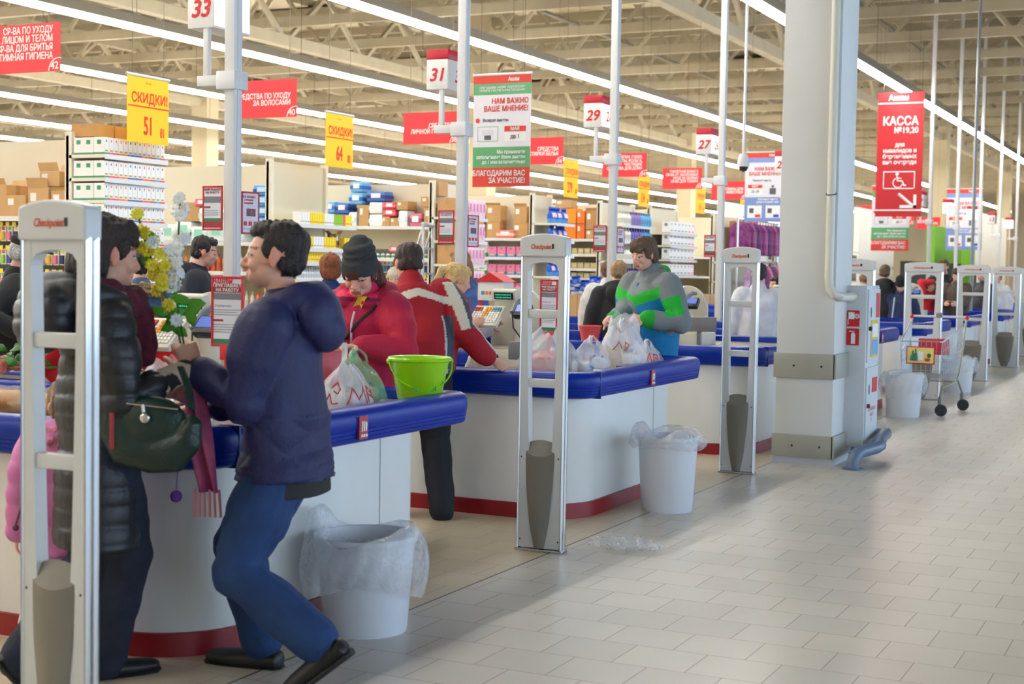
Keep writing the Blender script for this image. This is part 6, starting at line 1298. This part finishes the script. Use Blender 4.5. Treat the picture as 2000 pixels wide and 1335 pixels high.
P5=dict(skin=(224,172,150),haircol=(88,66,48),hair=('mop',hairm('mid brown',(84,64,46))),vox=.009,lean=.05,hip=.53,hyaw=.02,hpitch=.28,sh=.126,headk=1.03,
 handL=(10.02,3.78,1.16),elbL=(.7,.8,-.9),hdL=(-.5,-.85,.1),hnL=(-.6,.1,-.7),curlL=1.0,handR=(9.98,4.02,1.15),elbR=(-.2,.8,-1),hdR=(.3,-.9,.1),hnR=(.6,.1,-.7),curlR=.9,
 trousers=(jeans,1.2),shoes=blackshoe,coat=dict(mat=clothv,g=.026,hem=.475,hood=.85,fold=.008,sleeve=1.3,cuff=.97,belly=.024,col=grnj,colh=.02))
e5=human('green boy',(10.36,3.86,0),math.pi+1.08,1.76,'boy in a grey, green and blue jacket filling plastic bags at the second counter',P5)
tp=P5['_tp']; strap('zip',[tp(0,-.14,.60*1.76),tp(0,-.148,.68*1.76),tp(0,-.15,.74*1.76),tp(0,-.115,.81*1.76)],(.009,.004),M('zip blue',(10,120,180),.5),e5)
J=P5['_J']; w=J['WL']; d=(J['WL']-J['EL']).normalized(); m=MB(); m.tube([w-d*.012,w+d*.012],[(.032,.032)]*2,16,cap=False); m.ell(w+Vector((.018,-.022,.02)),(.016,.012,.016),10); m.build('wrist_watch',chrome,e5)
e=plastic_bag((9.78,3.86,.95),.20,.26,.24,'empty plastic bag held open by the boy in the green jacket',18,pr=.10,goods=(),handles=False,top=.8)
# --- bystanders
def simple(loc,rz,H,label,hair,hc,coat,sk=(222,170,146),tr=(40,42,50),**k):
    P=dict(skin=sk,haircol=hc,hair=(hair,hairm('c%d%d%d'%hc,hc)) if hair else None,vox=.014,trousers=(M('tr%d%d%d'%tr,tr,.8),1.15),shoes=blackshoe,coat=dict(mat=M('coat%d%d%d'%coat,coat,.8,noise=(10,tuple(int(c*.85) for c in coat),.6)),g=.026,hem=k.pop('hem',.46),sleeve=1.25,belly=.024,hood=k.pop('hood',None)))
    P.update(k); e=human('p',loc,rz,H,label,P); return e,P
B=math.pi
rz=lambda fx,fy:math.atan2(fx,-fy)
def at(ratio,X): return (X,ratio*X,0)
# blonde cashier with plaits and white blouse
e,P=simple((9.0,4.98,0),rz(.25,-.97),1.56,'blonde cashier in a white blouse with plaited hair behind the second register','pony',(196,160,104),(222,218,232),hip=.5,lean=.2,hpitch=.35,hyaw=.5,handR=(8.86,4.62,1.12),handL=(9.15,4.62,1.1),fem=True,vox=.01)
hp=P['_hp']; MB().tube([hp(.2,-.36,.12),hp(.3,-.2,.1)],(.012,.005),8).build('hair_clip',dark,e); MB().ell(hp(.1,-.5,-.12),(.016,)*3,8).build('hair_tie',M('tie navy',(24,36,90),.6),e)
simple(at(.530,11.3),rz(.3,.95),1.66,'woman with long fair hair and a light blue coat behind the blonde cashier','long',(150,116,76),(92,130,196),fem=True)
e,P=simple(at(.588,10.9),rz(-.9,-.3),1.5,'child in a pink coat and beige bobble hat beside the man in red','long',(120,80,50),(226,70,100),fem=True,hat=('pom',M('knit beige',(210,200,176),.95,bump=(120,.6)),M('pompom brown',(130,110,80),.95)))
simple(at(.650,9.3),rz(.8,.6),1.60,'red haired woman in a blue jacket right behind the beanie woman','bob',(130,70,36),(22,56,116),fem=True)
simple(at(.783,9.0),rz(.55,-.82),1.72,'dark haired man in a navy padded jacket standing behind the white blossoms','short',(30,24,24),(26,32,46),hood=.9,hyaw=.0,hpitch=.22,lids=True,vox=.01)
e,P=simple(at(.845,8.2),rz(.7,.7),1.60,'woman with a dark bun and fur trimmed denim jacket behind the woman in black','bun',(28,24,26),(70,100,134),fem=True,vox=.011,hpitch=.2)
m=MB(); tp=P['_tp']
for a in np.linspace(-1.9,1.9,13): m.ell(tp(.15*math.sin(a),.03+.11*math.cos(a),1.29+.03*math.cos(a)),(.045,.04,.05),10)
blob('fur_trim',m,M('fur tan',(176,150,110),.95,noise=(60,(90,70,50),.7),bump=(90,.8)),e,.01,1,disp=lambda co:.014*nz(co,150,6))
e,P=simple((7.15,7.05,0),rz(.62,-.78),1.68,'elderly man in a black flat cap and dark leather jacket at the left edge','crop',(170,168,164),(30,30,34),sk=(214,150,128),hat=('cap',M('cap black',(30,32,36),.9)),hpitch=.3,lids=True,vox=.01,handR=(6.9,6.72,1.05),handL=(7.2,6.7,1.05),headk=1.15)
e,P=simple((5.72,5.06,0),rz(-.6,-.8),1.50,'seated cashier in a red vest mostly hidden behind the woman in black','bob',(60,40,32),(206,16,30),fem=True,hip=.43,lean=.25,bulk=1.5,sh=.15,hpitch=.5,handR=(5.45,4.95,.93),handL=(5.62,4.55,.95))
simple(at(.408,15.2),rz(.9,.4),1.60,'woman in a white top with tied brown hair left of the boy in green','bun',(96,66,44),(232,230,230),fem=True)
simple(at(.399,12.4),rz(.85,.5),1.60,'fair haired person in a black jacket with grey hood behind the boy in green','crop',(150,120,84),(36,36,40),hood=1.0)
e,P=simple(at(.293,14.2),rz(.9,.42),1.60,'shop worker in a long white coat seen from behind through the third gate','short',(44,34,30),(212,212,220),hem=.36)
simple(at(.280,17.5),rz(-.8,.5),1.45,'dark haired person glimpsed right of the shop worker in white','short',(40,32,30),(220,214,204))
simple((21.3,4.66,0),rz(-.9,-.2),1.54,'person with light brown hair just above the fire cabinet','bob',(110,80,54),(50,90,130),fem=True,hpitch=.6)
simple((21.2,4.36,0),rz(.9,.1),1.64,'person in a dark jacket seen from behind right of the fire cabinet','crop',(90,70,50),(36,36,38),hood=.8)
e,P=simple((21.15,4.12,0),rz(-.95,-.15),1.47,'person in a dark knitted cap and navy striped jumper behind the trolley','crop',(40,32,30),(40,50,90),hpitch=.5,hat=('beanie',M('beanie black',(28,28,32),.9)))
for sx in (-.1,.1): strap('white_stripe',surf(P['_coat'],[P['_tp'](sx*.7,-.1,1.18),P['_tp'](sx,-.1,.8)]),(.02,.004),wht,e)
simple((24.6,4.33,0),rz(-.4,-.9),1.42,'person in a red top with raised hand inside the gate behind the trolley','short',(90,56,36),(206,40,46),handR=(24.5,4.23,1.4))
simple((24.85,4.14,0),rz(-.9,.1),1.76,'tall brown haired man in a dark jacket above the gate behind the trolley','short',(96,66,44),(40,42,48))
simple((24.5,3.88,0),rz(-.95,-.1),1.63,'woman in a brown checked coat looking down right of the trolley','long',(44,32,30),(92,78,66),fem=True,hpitch=.4,handL=(24.15,3.8,1.05),handR=(24.15,4.0,1.05))
simple((28.3,3.74,0),rz(-.8,.3),1.58,'person in white behind the sixth gate','short',(110,70,50),(220,220,226))
simple((28.3,4.0,0),rz(-.6,.6),1.62,'dark haired person left of the person in white behind the far gates','bob',(40,30,30),(60,60,66),fem=True)
